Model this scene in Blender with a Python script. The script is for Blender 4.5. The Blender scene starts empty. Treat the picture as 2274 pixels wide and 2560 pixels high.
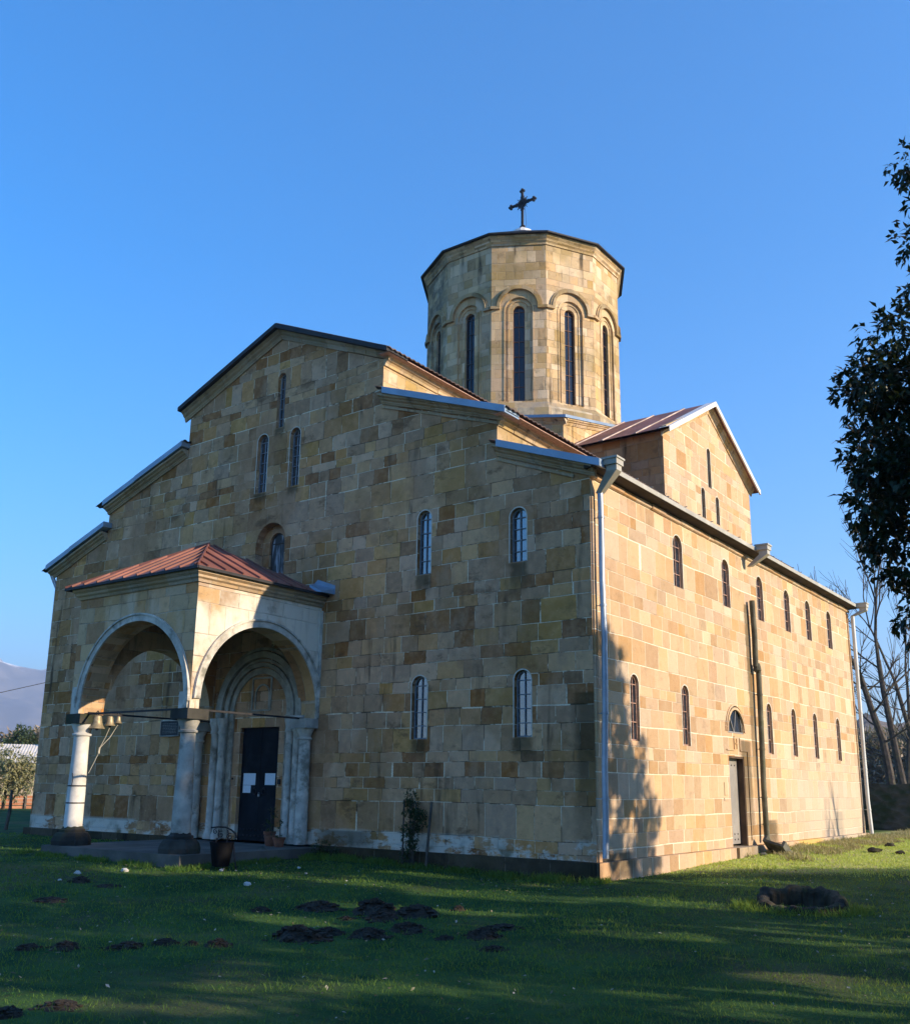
import bpy, bmesh, math, random
import numpy as np
from math import sin, cos, pi, radians, sqrt, atan2
from mathutils import Vector, Matrix, noise as mnoise
from mathutils.geometry import tessellate_polygon

random.seed(7)
S = bpy.context.scene
COL = S.collection

# ------------------------------------------------------------------ camera
CAMPOS = Vector((7.7808, -14.5064, 1.1498))
Rv = Vector((0.80765277, 0.58951463, 0.01301964))
Uv = Vector((0.12770108, -0.19642499, 0.97216751))
Fv = Vector((-0.57566435, 0.78351115, 0.23392484))
cam_d = bpy.data.cameras.new('camera')
cam = bpy.data.objects.new('camera', cam_d)
COL.objects.link(cam)
M = Matrix.Identity(4)
for i in range(3):
    M[i][0] = Rv[i]; M[i][1] = Uv[i]; M[i][2] = -Fv[i]; M[i][3] = CAMPOS[i]
cam.matrix_world = M
cam_d.sensor_fit = 'HORIZONTAL'
cam_d.sensor_width = 36.0
cam_d.lens = 2456.22 / 2274 * 36
cam_d.shift_y = 94.5 / 2274
cam_d.clip_start = 0.1
cam_d.clip_end = 20000
S.camera = cam

# ------------------------------------------------------------------ light
SUN = Vector((1.0, 0.25, 0.385)).normalized()       # towards the sun
SUN_EL = math.asin(SUN.z)
SUN_AZ = atan2(SUN.x, SUN.y)                        # from +Y clockwise
w = bpy.data.worlds.new('World'); S.world = w; w.use_nodes = True
wn = w.node_tree; wn.nodes.clear()
sky = wn.nodes.new('ShaderNodeTexSky'); sky.sky_type = 'NISHITA'
sky.sun_disc = False
sky.sun_elevation = SUN_EL
sky.sun_rotation = SUN_AZ
sky.altitude = 200; sky.air_density = 1.0; sky.dust_density = 0.25; sky.ozone_density = 4.0
bg = wn.nodes.new('ShaderNodeBackground'); bg.inputs['Strength'].default_value = 0.15
wo = wn.nodes.new('ShaderNodeOutputWorld')
hs = wn.nodes.new('ShaderNodeHueSaturation'); hs.inputs['Saturation'].default_value = 1.34; hs.inputs['Hue'].default_value = .502
wn.links.new(sky.outputs[0], hs.inputs['Color']); wn.links.new(hs.outputs[0], bg.inputs[0]); wn.links.new(bg.outputs[0], wo.inputs[0])
sd = bpy.data.lights.new('sun', 'SUN'); sd.energy = 5.0; sd.angle = radians(0.5); sd.color = (1.0, 0.82, 0.60)
sun = bpy.data.objects.new('sun', sd); COL.objects.link(sun)
sun.rotation_euler = (-SUN).to_track_quat('-Z', 'Y').to_euler()
sun.location = (30, 8, 20)
S.view_settings.view_transform = 'Standard'
S.view_settings.look = 'None'
S.view_settings.exposure = 1.2
S.view_settings.gamma = 1.0
S.view_settings.use_curve_mapping = False
S.render.engine = 'CYCLES'
S.cycles.max_bounces = 6
S.cycles.diffuse_bounces = 3
S.cycles.use_denoising = True
HAZE = 0.00048

# ------------------------------------------------------------------ node helper
class NT:
    def __init__(s, name):
        s.m = bpy.data.materials.new(name); s.m.use_nodes = True
        s.t = s.m.node_tree; s.t.nodes.clear()
        s.out = s.t.nodes.new('ShaderNodeOutputMaterial')
    def put(s, sock, v):
        if v is None: return
        if hasattr(v, 'node'): s.t.links.new(v, sock)
        elif isinstance(v, (tuple, list)) and sock.type == 'RGBA' and len(v) == 3: sock.default_value = (*v, 1)
        else: sock.default_value = v
    def node(s, typ, **attr):
        n = s.t.nodes.new(typ)
        for k, v in attr.items(): setattr(n, k, v)
        return n
    def math(s, op, a, b=None, c=None, clamp=False):
        n = s.node('ShaderNodeMath', operation=op, use_clamp=clamp)
        s.put(n.inputs[0], a); s.put(n.inputs[1], b); s.put(n.inputs[2], c)
        return n.outputs[0]
    def mix(s, f, a, b, blend='MIX'):
        n = s.node('ShaderNodeMix', data_type='RGBA', blend_type=blend)
        s.put(n.inputs[0], f); s.put(n.inputs[6], a); s.put(n.inputs[7], b)
        return n.outputs[2]
    def xyz(s, x=0, y=0, z=0):
        n = s.node('ShaderNodeCombineXYZ')
        s.put(n.inputs[0], x); s.put(n.inputs[1], y); s.put(n.inputs[2], z)
        return n.outputs[0]
    def sep(s, v):
        n = s.node('ShaderNodeSeparateXYZ'); s.put(n.inputs[0], v); return n.outputs
    def noise(s, vec=None, scale=5, detail=3, rough=.55, dim='3D', w=None):
        n = s.node('ShaderNodeTexNoise', noise_dimensions=dim)
        if vec is not None: s.put(n.inputs['Vector'], vec)
        if w is not None: s.put(n.inputs['W'], w)
        n.inputs['Scale'].default_value = scale; n.inputs['Detail'].default_value = detail
        n.inputs['Roughness'].default_value = rough
        return n.outputs[0]
    def white(s, vec):
        n = s.node('ShaderNodeTexWhiteNoise', noise_dimensions='3D'); s.put(n.inputs[0], vec); return n.outputs
    def ramp(s, f, stops, interp='LINEAR'):
        n = s.node('ShaderNodeValToRGB'); cr = n.color_ramp; cr.interpolation = interp
        while len(cr.elements) < len(stops): cr.elements.new(0.5)
        for e, (p, c) in zip(cr.elements, stops):
            e.position = p; e.color = (*c, 1) if len(c) == 3 else c
        s.put(n.inputs[0], f); return n.outputs[0]
    def sstep(s, v, a, b):
        n = s.node('ShaderNodeMapRange', interpolation_type='SMOOTHSTEP')
        s.put(n.inputs[0], v); s.put(n.inputs[1], a); s.put(n.inputs[2], b)
        n.inputs[3].default_value = 0; n.inputs[4].default_value = 1
        return n.outputs[0]
    def scalev(s, v, k):
        n = s.node('ShaderNodeVectorMath', operation='MULTIPLY'); s.put(n.inputs[0], v); s.put(n.inputs[1], k); return n.outputs[0]
    def bsdf(s, col, rough=.8, metal=0, spec=.3, bump=None, bs=.4, bd=.01, **kw):
        n = s.node('ShaderNodeBsdfPrincipled')
        s.put(n.inputs['Base Color'], col); s.put(n.inputs['Roughness'], rough)
        s.put(n.inputs['Metallic'], metal); s.put(n.inputs['Specular IOR Level'], spec)
        for k, v in kw.items(): s.put(n.inputs[k.replace('_', ' ')], v)
        if bump is not None:
            b = s.node('ShaderNodeBump'); b.inputs['Strength'].default_value = bs; b.inputs['Distance'].default_value = bd
            s.put(b.inputs['Height'], bump); s.t.links.new(b.outputs[0], n.inputs['Normal'])
        s.t.links.new(n.outputs[0], s.out.inputs[0])
        return s.m
    def obj(s): return s.node('ShaderNodeTexCoord').outputs['Object']
    def uv(s): return s.node('ShaderNodeTexCoord').outputs['UV']

def simple(name, col, rough=.7, metal=0, spec=.3, var=.25, scale=6, bump=.2, col2=None, amt=.5):
    n = NT(name); o = n.obj()
    a = n.noise(o, scale, 4); b = n.noise(o, scale * 7, 3)
    c = n.mix(n.sstep(a, .35, .7), tuple(x * (1 - var) for x in col), tuple(x * (1 + var) for x in col))
    if col2: c = n.mix(n.math('MULTIPLY', n.sstep(n.noise(o, scale * .7, 5, .65), .5, .68), amt), c, col2)
    return n.bsdf(c, rough, metal, spec, bump=b, bs=bump, bd=.006)

PAL_SOUTH = [(0, (.49, .335, .195)), (.16, (.52, .37, .25)), (.30, (.45, .285, .155)), (.38, (.55, .40, .26)), (.52, (.39, .245, .13)),
             (.60, (.51, .355, .245)), (.72, (.54, .41, .27)), (.84, (.44, .30, .185)), (.93, (.56, .45, .32))]
PAL_WEST = [(0, (.225, .175, .105)), (.11, (.24, .222, .18)), (.22, (.135, .085, .042)), (.30, (.235, .195, .105)), (.40, (.215, .19, .15)),
            (.50, (.26, .25, .225)), (.60, (.15, .10, .055)), (.66, (.205, .185, .155)), (.76, (.26, .225, .155)), (.86, (.125, .10, .07)), (.92, (.235, .23, .215))]
PAL_DRUM = [(0, (.48, .38, .23)), (.18, (.52, .42, .28)), (.36, (.43, .33, .18)), (.5, (.55, .46, .32)), (.64, (.40, .31, .19)),
            (.75, (.50, .38, .24)), (.87, (.57, .49, .36))]
PAL_PORCH = [(0, (.34, .28, .19)), (.2, (.40, .35, .26)), (.4, (.32, .21, .115)), (.52, (.46, .34, .21)), (.66, (.37, .28, .17)),
             (.8, (.44, .39, .31)), (.92, (.33, .20, .10))]

def masonry(name, pal, h=.30, wlo=.34, whi=.62, mort=(.62, .56, .43), mort_amt=.8, lichen=.3, lichen_col=(.15, .15, .10),
            grey=.2, grey_col=(.36, .36, .33), dark=.35, seed=0.0, eff=0.0, mw=.0085, mc=(.36, .56), tint=None, rough=1.0, stains=(), axis=0, extra=None, worn=0.0, gapd=.45, mps=1.7, nw=0.0, lth=(.48, .62)):
    n = NT(name); uv = n.uv(); u, v, _ = n.sep(uv); o = n.obj(); oz = n.sep(o)[2]
    u = n.math('ADD', u, 37.3 + seed); v0 = n.math('ADD', v, 20.0)
    warp = n.noise(dim='1D', w=n.math('ADD', v0, seed * 3.1), scale=1.1, detail=1)
    vv = n.math('DIVIDE', n.math('ADD', v0, n.math('MULTIPLY', warp, .55)), h)
    wob = n.noise(n.xyz(u, v0, seed), .5, 1)
    vv = n.math('ADD', vv, n.math('MULTIPLY', wob, .22))
    row = n.math('FLOOR', vv); rf = n.math('FRACT', vv)
    r1 = n.white(n.xyz(row, seed, 3.3))[0]
    width = n.math('ADD', n.math('MULTIPLY', r1, whi - wlo), wlo)
    r2 = n.white(n.xyz(row, seed, 9.1))[0]
    un = n.noise(n.xyz(n.math('MULTIPLY', u, 1.25), n.math('MULTIPLY', row, 17.7), seed), 1.0, 1)
    uu = n.math('ADD', n.math('DIVIDE', u, width), n.math('ADD', n.math('MULTIPLY', r2, 7.0), n.math('MULTIPLY', un, 1.5)))
    idx = n.math('FLOOR', uu); uf = n.math('FRACT', uu)
    cell = n.xyz(idx, row, seed)
    rnd = n.white(cell); rv = rnd[0]
    du = n.math('MULTIPLY', n.math('MINIMUM', uf, n.math('SUBTRACT', 1, uf)), width)
    dv = n.math('MULTIPLY', n.math('MINIMUM', rf, n.math('SUBTRACT', 1, rf)), h)
    d = n.math('MINIMUM', du, dv)
    fine = n.noise(o, 38, 3, .6); med = n.noise(o, 7, 4, .6)
    dj = n.math('ADD', d, n.math('MULTIPLY', n.math('SUBTRACT', fine, .5), .012))
    mm = n.math('SUBTRACT', 1, n.sstep(dj, mw * .35, mw * 1.5))
    patch = n.noise(o, mps, 4, .7)
    mcov = n.sstep(patch, *mc)
    col = n.ramp(rv, pal, 'CONSTANT')
    hsv = n.node('ShaderNodeHueSaturation')
    r3 = n.sep(rnd[1])
    n.put(hsv.inputs['Value'], n.math('ADD', n.math('MULTIPLY', r3[1], .34), .83))
    n.put(hsv.inputs['Saturation'], n.math('ADD', n.math('MULTIPLY', r3[2], .4), .8)); n.put(hsv.inputs['Color'], col)
    col = hsv.outputs[0]
    col = n.mix(n.math('MULTIPLY', n.sstep(med, .35, .75), .3), col, n.mix(.5, col, (.62, .55, .42)))
    col = n.mix(n.math('MULTIPLY', n.sstep(n.noise(o, 16, 4, .7), .56, .72), .35), col, (.13, .10, .065))
    big = n.noise(o, .55, 4, .6)
    col = n.mix(n.math('MULTIPLY', n.sstep(big, *lth), lichen), col, lichen_col)
    gn = n.noise(n.scalev(o, (1.0, 1.0, .55)), 1.15, 5, .65)
    col = n.mix(n.math('MULTIPLY', n.sstep(gn, .52, .66), grey), col, grey_col)
    streak = n.noise(n.scalev(o, (3.2, 3.2, .42)), 1.0, 4, .65)
    sm = n.math('MULTIPLY', n.sstep(streak, .53, .72), n.sstep(n.noise(o, .8, 2), .42, .62))
    col = n.mix(n.math('MULTIPLY', sm, dark), col, (.035, .035, .03))
    blot = n.noise(n.xyz(n.math('ADD', u, n.math('MULTIPLY', rv, 31.0)), v, n.math('MULTIPLY', rv, 17.0)), 2.6, 6, .72)
    col = n.mix(n.math('MULTIPLY', n.sstep(blot, .54, .68), .5 * rough), col, n.mix(.72, col, (.05, .045, .035)))
    col = n.mix(n.math('MULTIPLY', n.sstep(n.noise(o, 11, 5, .7), .60, .70), .35 * rough), col, (.40, .37, .30))
    if worn:   # stretches where the joints are smeared over and the faces rubbed
        wn_ = n.math('MULTIPLY', n.sstep(n.noise(n.scalev(o, (.42, .42, .36)), 1.0, 5, .6), .53, .61), worn)
        col = n.mix(n.math('MULTIPLY', wn_, .7), col, n.ramp(n.noise(o, 2.2, 6, .7), [(.35, (.13, .105, .075)), (.5, (.20, .165, .125)), (.65, (.27, .24, .20))]))
        mm = n.math('MULTIPLY', mm, n.math('SUBTRACT', 1, n.math('MULTIPLY', wn_, .85)))
        dk = n.math('MULTIPLY', n.sstep(n.noise(n.scalev(o, (.8, .8, 1.6)), 1.3, 6, .72), .56, .66), .6)
        col = n.mix(dk, col, (.06, .05, .038))
    if nw:   # lichen gathers on the damp north-west faces of the drum
        px_, py_, _ = n.sep(o)
        side_ = n.sstep(n.math('ADD', n.math('MULTIPLY', n.math('SUBTRACT', -8.75, px_), 1.0), n.math('MULTIPLY', n.math('SUBTRACT', n.noise(o, .9, 4), .5), 1.2)), -.2, .5)
        col = n.mix(n.math('MULTIPLY', side_, n.math('MULTIPLY', n.sstep(n.noise(o, 1.5, 6, .7), .40, .60), nw)), col, (.11, .105, .085))
    if tint: col = n.mix(1.0, col, tint, 'MULTIPLY')
    # mortar: pale where it survives, a dark open joint where it is gone
    col = n.mix(n.math('MULTIPLY', mm, n.math('MULTIPLY', mcov, mort_amt)), col, mort)
    gap = n.math('MULTIPLY', mm, n.math('SUBTRACT', 1, mcov))
    col = n.mix(n.math('MULTIPLY', gap, gapd), col, (.06, .05, .035))
    if eff:
        low = n.math('SUBTRACT', 1, n.sstep(oz, .26, .36))
        e = n.math('MULTIPLY', low, n.sstep(n.noise(n.scalev(o, (.55, .55, 1.2)), 1.3, 6, .75), .455, .53))
        col = n.mix(n.math('MULTIPLY', e, eff), col, (.74, .70, .60))
        md = n.math('MULTIPLY', n.math('SUBTRACT', 1, n.sstep(oz, .0, .4)), n.sstep(n.noise(o, 1.4, 4, .6), .52, .66))
        col = n.mix(n.math('MULTIPLY', md, .75), col, (.09, .075, .02))
    if stains:
        ox = n.sep(o)[axis]; wob2 = n.math('MULTIPLY', n.math('SUBTRACT', n.noise(o, 5, 4), .5), .22); acc = None
        for cx, zt, hw, ln in stains:
            side = n.math('SUBTRACT', 1, n.sstep(n.math('ADD', n.math('ABSOLUTE', n.math('SUBTRACT', ox, cx)), wob2), hw * .55, hw * 1.25))
            up = n.math('SUBTRACT', 1, n.sstep(oz, zt - .03, zt + .02)); dn = n.sstep(n.math('ADD', oz, n.math('MULTIPLY', wob2, 1.6)), zt - ln, zt - ln * .25)
            k = n.math('MULTIPLY', side, n.math('MULTIPLY', up, dn)); acc = k if acc is None else n.math('MAXIMUM', acc, k)
        col = n.mix(n.math('MULTIPLY', acc, .72), col, (.055, .045, .02))
    if extra:
        oy = n.sep(o)[1]; wz = n.math('MULTIPLY', n.math('SUBTRACT', n.noise(o, 1.3, 5, .65), .5), 2.2)
        # paler, greyer tone on the lower far end, an ochre patch on its foot
        f1 = n.math('MULTIPLY', n.sstep(n.math('ADD', oy, wz), 8.0, 11.5), n.math('SUBTRACT', 1, n.sstep(n.math('ADD', oz, wz), .8, 2.6)))
        col = n.mix(n.math('MULTIPLY', f1, .62), col, (.52, .44, .345))
        f2 = n.math('MULTIPLY', n.math('MULTIPLY', n.sstep(oy, 9.7, 9.9), n.math('SUBTRACT', 1, n.sstep(n.math('ADD', oy, n.math('MULTIPLY', wz, .6)), 11.3, 12.3))), n.math('SUBTRACT', 1, n.sstep(oz, -.01, .02)))
        col = n.mix(n.math('MULTIPLY', f2, .7), col, (.62, .38, .07))
    hgt = n.math('ADD', n.math('MULTIPLY', mm, -.5), n.math('MULTIPLY', r3[0], .5))
    hgt = n.math('ADD', hgt, n.math('MULTIPLY', n.noise(o, 24, 5, .65), .55))
    return n.bsdf(col, .92, spec=.15, bump=hgt, bs=.9, bd=.018)

def soften(pal, k):
    m_ = [sum(c[i] for _, c in pal) / len(pal) for i in range(3)]
    return [(p, tuple(c[i] + (m_[i] - c[i]) * k for i in range(3))) for p, c in pal]
PAL_SOUTH = soften(PAL_SOUTH, .30)
MAT = {}
STAINS = [(-3.62, 5.09, .2, .5), (-1.47, 5.07, .2, .7), (-3.66, 1.98, .2, .45), (-1.385, 1.98, .22, .5), (-7.836, 8.97, .16, .3), (-8.345, 7.51, .2, .3), (-7.31, 7.5, .2, .3), (-.05, 2.7, .34, 3.4), (-5.4, .3, .8, .6)]
MAT['west'] = masonry('weathered_west_stone', PAL_WEST, lichen=.45, lichen_col=(.13, .10, .035), grey=.62, grey_col=(.20, .19, .165), dark=1.0, seed=1.0, eff=.8, mort=(.92, .80, .58), mort_amt=1.0, mw=.0062, mc=(.43, .53), tint=(2.12, 1.42, .98), worn=.9, gapd=.75, stains=STAINS)
MAT['south'] = masonry('tan_south_stone', PAL_SOUTH, wlo=.36, whi=.58, lichen=.10, lichen_col=(.3, .2, .1), grey=.16, grey_col=(.5, .43, .32), dark=.2, seed=5.0, mort=(.95, .84, .62), mort_amt=.8, mw=.0078, mc=(.28, .48), gapd=.2, rough=.6, tint=(1.05, 1.0, .93), axis=1, extra=1, stains=[(13.65, .62, .42, 1.6), (7.42, 5.3, .16, 6.5), (6.9, 2.2, .34, 3.2), (.75, .12, .55, .7), (8.2, .5, .5, 1.2)])
MAT['shadedtransept'] = masonry('shaded_transept_stone', PAL_SOUTH, wlo=.36, whi=.58, grey=.2, dark=.7, seed=5.0, mort=(.4, .3, .2), mort_amt=.5, mw=.007, tint=(.78, .60, .45))  # south stone tinted darker, the side wall's shade put into its colour
MAT['drum'] = masonry('drum_stone', PAL_DRUM, h=.27, wlo=.26, whi=.46, lichen=.5, lichen_col=(.24, .2, .08), grey=.4, grey_col=(.40, .37, .31), dark=1.0, seed=8.0, mort=(.52, .44, .31), mort_amt=.35, mw=.006, tint=(1.14, 1.0, .86), nw=.8)
MAT['drumtrim'] = masonry('lichen_drum_moulding', PAL_DRUM, h=3.0, wlo=.3, whi=.6, lichen=.8, lichen_col=(.16, .125, .045), grey=.5, grey_col=(.22, .20, .16), dark=.9, seed=9.0, mort_amt=.2, mw=.005, tint=(.9, .8, .66))
MAT['drumgrey'] = masonry('weathered_drum_skirt', PAL_DRUM, h=.6, wlo=.4, whi=.7, lichen=.5, lichen_col=(.26, .22, .08), grey=.9, grey_col=(.34, .31, .27), dark=.8, seed=10.0, mort_amt=.2, mw=.005, tint=(.8, .76, .7))
MAT['porch'] = masonry('porch_stone', PAL_PORCH, h=.33, lichen=.2, grey=.6, grey_col=(.47, .46, .42), dark=.6, seed=12.0, mort=(.6, .56, .46), mort_amt=.5, mw=.006, tint=(1.48, 1.15, .88))
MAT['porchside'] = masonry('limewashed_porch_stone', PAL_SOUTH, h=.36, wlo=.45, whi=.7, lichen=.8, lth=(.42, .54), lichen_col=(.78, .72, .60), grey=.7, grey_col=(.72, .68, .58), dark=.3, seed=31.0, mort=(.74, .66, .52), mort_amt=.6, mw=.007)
MAT['trim'] = masonry('cornice_stone', [(0, (.42, .30, .185)), (.35, (.48, .35, .22)), (.7, (.37, .26, .155))], h=3.0, wlo=.5, whi=.9, lichen=.25, lichen_col=(.2, .18, .1), grey=.4, grey_col=(.4, .37, .31), dark=.45, seed=15.0, mort=(.5, .44, .33), mort_amt=.5, mw=.006)
MAT['grey'] = simple('grey_dressed_stone', (.40, .385, .34), .9, var=.22, scale=3.2, bump=.45, col2=(.13, .125, .10), amt=.7)
MAT['white'] = simple('limewashed_stone', (.56, .525, .455), .9, var=.2, scale=4, bump=.4, col2=(.20, .19, .15), amt=.9)
MAT['whitecol'] = simple('limewashed_column', (.66, .64, .59), .9, var=.14, scale=3, bump=.4, col2=(.42, .40, .35), amt=.5)
MAT['carved'] = simple('carved_stone', (.40, .37, .30), .9, var=.22, scale=5, bump=.9, col2=(.16, .15, .11), amt=.6)
MAT['moss'] = simple('mossy_base_stone', (.045, .043, .036), .95, var=.4, scale=2.5, bump=.8, col2=(.04, .05, .022), amt=.8)
MAT['plinth'] = masonry('plinth_stone', [(0, (.34, .25, .16)), (.4, (.40, .31, .21)), (.75, (.30, .22, .14))], h=.6, wlo=.5, whi=1.0, lichen=.4, lichen_col=(.12, .1, .06), grey=.3, dark=.8, seed=20., mw=.007, mort=(.4, .34, .25))
MAT['mossplinth'] = masonry('mossy_plinth_stone', [(0, (.20, .16, .11)), (.4, (.16, .13, .09)), (.7, (.24, .20, .15))], h=.6, wlo=.5, whi=1.0, lichen=.6, lichen_col=(.07, .075, .03), grey=.4, grey_col=(.16, .155, .13), dark=1.0, seed=21., mw=.007, mort=(.3, .26, .2), tint=(.34, .32, .27))
MAT['plaster'] = simple('plaster_edging', (.62, .58, .48), .9, var=.15, scale=9)
MAT['paving'] = simple('paving_slab', (.13, .12, .105), .9, var=.25, scale=1.6, bump=.5, col2=(.07, .075, .05), amt=.6)
MAT['frame_brown'] = simple('brown_window_wood', (.36, .22, .165), .7, var=.25, scale=20)
MAT['frame_drum'] = simple('rusty_window_iron', (.16, .085, .055), .7, var=.25, scale=20)
MAT['frame_blue'] = simple('blue_grey_window_paint', (.20, .225, .25), .6, var=.2, scale=20)
MAT['frame_dark'] = simple('dark_window_iron', (.07, .06, .055), .6, var=.2, scale=20)
n = NT('window_glass'); o_ = n.obj()
MAT['glass'] = n.bsdf(n.mix(n.sstep(n.noise(o_, 3, 3), .4, .7), (.014, .022, .034), (.035, .048, .065)), .06, spec=1.0, IOR=2.1, bump=n.noise(o_, 2.2, 2), bs=.12, bd=.02)
n = NT('dim_drum_glass')
MAT['glassd'] = n.bsdf((.010, .013, .022), .08, spec=.5)
n = NT('boarded_pane'); o_ = n.obj()
MAT['board'] = n.bsdf(n.mix(n.sstep(n.noise(n.scalev(o_, (5, 5, .8)), 1.5, 4), .5, .62), (.05, .045, .045), (.36, .38, .42)), .5)
MAT['galv'] = simple('galvanised_flashing', (.26, .34, .43), .45, metal=.35, spec=.5, var=.14, scale=1.3, bump=.08)
MAT['pipe'] = simple('galvanised_pipe', (.34, .39, .45), .42, metal=.45, spec=.5, var=.15, scale=2.2, bump=.06, col2=(.22, .24, .26), amt=.6)
MAT['palepipe'] = simple('pale_pipe', (.52, .53, .52), .5, metal=.2, spec=.4, var=.12, scale=2.2, bump=.06, col2=(.36, .36, .34), amt=.5)
MAT['gutter'] = simple('painted_gutter', (.40, .38, .32), .55, spec=.4, var=.14, scale=2, bump=.08, col2=(.3, .27, .2), amt=.5)
MAT['oldpipe'] = simple('mossy_old_pipe', (.13, .12, .08), .8, var=.35, scale=3, bump=.4, col2=(.09, .10, .04), amt=.8)
MAT['soffit'] = simple('dark_soffit', (.055, .042, .03), .9, var=.3, scale=3)
MAT['seam'] = simple('worn_pale_seam', (.50, .40, .34), .6, var=.3, scale=2, bump=.1, col2=(.3, .15, .1), amt=.6)
MAT['whiteflash'] = simple('white_flashing', (.74, .72, .68), .5, var=.08, scale=2, bump=.06)
MAT['rust'] = simple('red_sheet_roof', (.235, .092, .066), .6, spec=.3, var=.25, scale=1.3, bump=.12, col2=(.16, .085, .062), amt=.7)
MAT['darkroof'] = simple('dark_corrugated_roof', (.10, .065, .05), .7, var=.3, scale=1.2, bump=.15, col2=(.2, .13, .09), amt=.6)
MAT['edge'] = simple('black_roof_edge', (.022, .022, .025), .6, var=.3, scale=4)
MAT['iron'] = simple('dark_iron', (.028, .027, .03), .6, metal=.2, var=.3, scale=8)
MAT['door'] = simple('dark_metal_door', (.010, .012, .016), .75, spec=.15, var=.3, scale=3, bump=.1, col2=(.03, .036, .042), amt=.35)
MAT['doorw'] = simple('pale_metal_door', (.29, .27, .245), .5, var=.1, scale=3, bump=.08)
MAT['wooddark'] = simple('dark_doorway_wood', (.10, .06, .035), .8, var=.25, scale=4)
MAT['soil'] = simple('dark_soil', (.040, .031, .022), .95, var=.5, scale=9, bump=1.0)
MAT['terracotta'] = simple('terracotta', (.22, .095, .055), .85, var=.25, scale=6)
MAT['binblack'] = simple('black_bucket', (.008, .008, .009), .8, spec=.1, var=.3, scale=8)
MAT['bronze'] = simple('pale_bronze', (.34, .28, .18), .5, metal=.4, var=.25, scale=12)
MAT['rope'] = simple('pale_rope', (.55, .50, .40), .9, var=.2, scale=20)
MAT['stonewhite'] = simple('white_stone', (.50, .49, .46), .9, var=.12, scale=9)
MAT['boulder'] = simple('grey_boulder', (.12, .12, .10), .9, var=.35, scale=5, bump=.6)
MAT['bark'] = simple('bark', (.06, .048, .035), .95, var=.4, scale=9, bump=1.0, col2=(.08, .085, .04), amt=.6)
MAT['palebark'] = simple('grey_bark', (.075, .062, .052), .95, var=.35, scale=7, bump=.8, col2=(.11, .115, .05), amt=.5)
MAT['stake'] = simple('weathered_stake', (.10, .085, .07), .9, var=.3, scale=8)
MAT['plaque'] = simple('black_plaque', (.018, .020, .024), .5, var=.3, scale=18)

def leafmat(name, c1, c2, trans=.3, rough=.5, spec=.3):
    n = NT(name)
    a = n.node('ShaderNodeAttribute', attribute_name='tint')
    c = n.mix(a.outputs['Fac'], c1, c2)
    p = n.node('ShaderNodeBsdfPrincipled'); n.put(p.inputs['Base Color'], c); n.put(p.inputs['Roughness'], rough); n.put(p.inputs['Specular IOR Level'], spec)
    t = n.node('ShaderNodeBsdfTranslucent'); n.put(t.inputs[0], n.mix(.5, c, (.3, .34, .03)))
    mx = n.node('ShaderNodeMixShader'); mx.inputs[0].default_value = trans
    n.t.links.new(p.outputs[0], mx.inputs[1]); n.t.links.new(t.outputs[0], mx.inputs[2]); n.t.links.new(mx.outputs[0], n.out.inputs[0])
    return n.m
MAT['leaf'] = leafmat('evergreen_leaf', (.008, .018, .008), (.022, .04, .012), .06, .45, .3)
MAT['leaf2'] = leafmat('hedge_leaf', (.014, .03, .010), (.04, .065, .018), .15)
MAT['olive'] = leafmat('olive_leaf', (.20, .20, .09), (.42, .39, .21), .25)
MAT['conifer'] = leafmat('far_evergreen_leaf', (.025, .05, .022), (.07, .09, .035), .15)
MAT['scrub'] = leafmat('dry_scrub', (.20, .15, .10), (.36, .28, .20), .2)
MAT['blade'] = leafmat('grass_blade', (.030, .115, .028), (.20, .31, .055), .5, .6, .2)
MAT['sunlitblade'] = leafmat('sunlit_grass_blade', (.34, .46, .08), (.64, .72, .20), .45, .6, .2)  # sunlight painted into the blades: a brighter copy of the lawn grass
MAT['dryblade'] = leafmat('dry_grass_blade', (.22, .18, .09), (.52, .46, .27), .35, .7, .1)
MAT['deadleaf'] = leafmat('fallen_leaf', (.14, .10, .055), (.46, .42, .35), .1, .8, .1)

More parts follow.
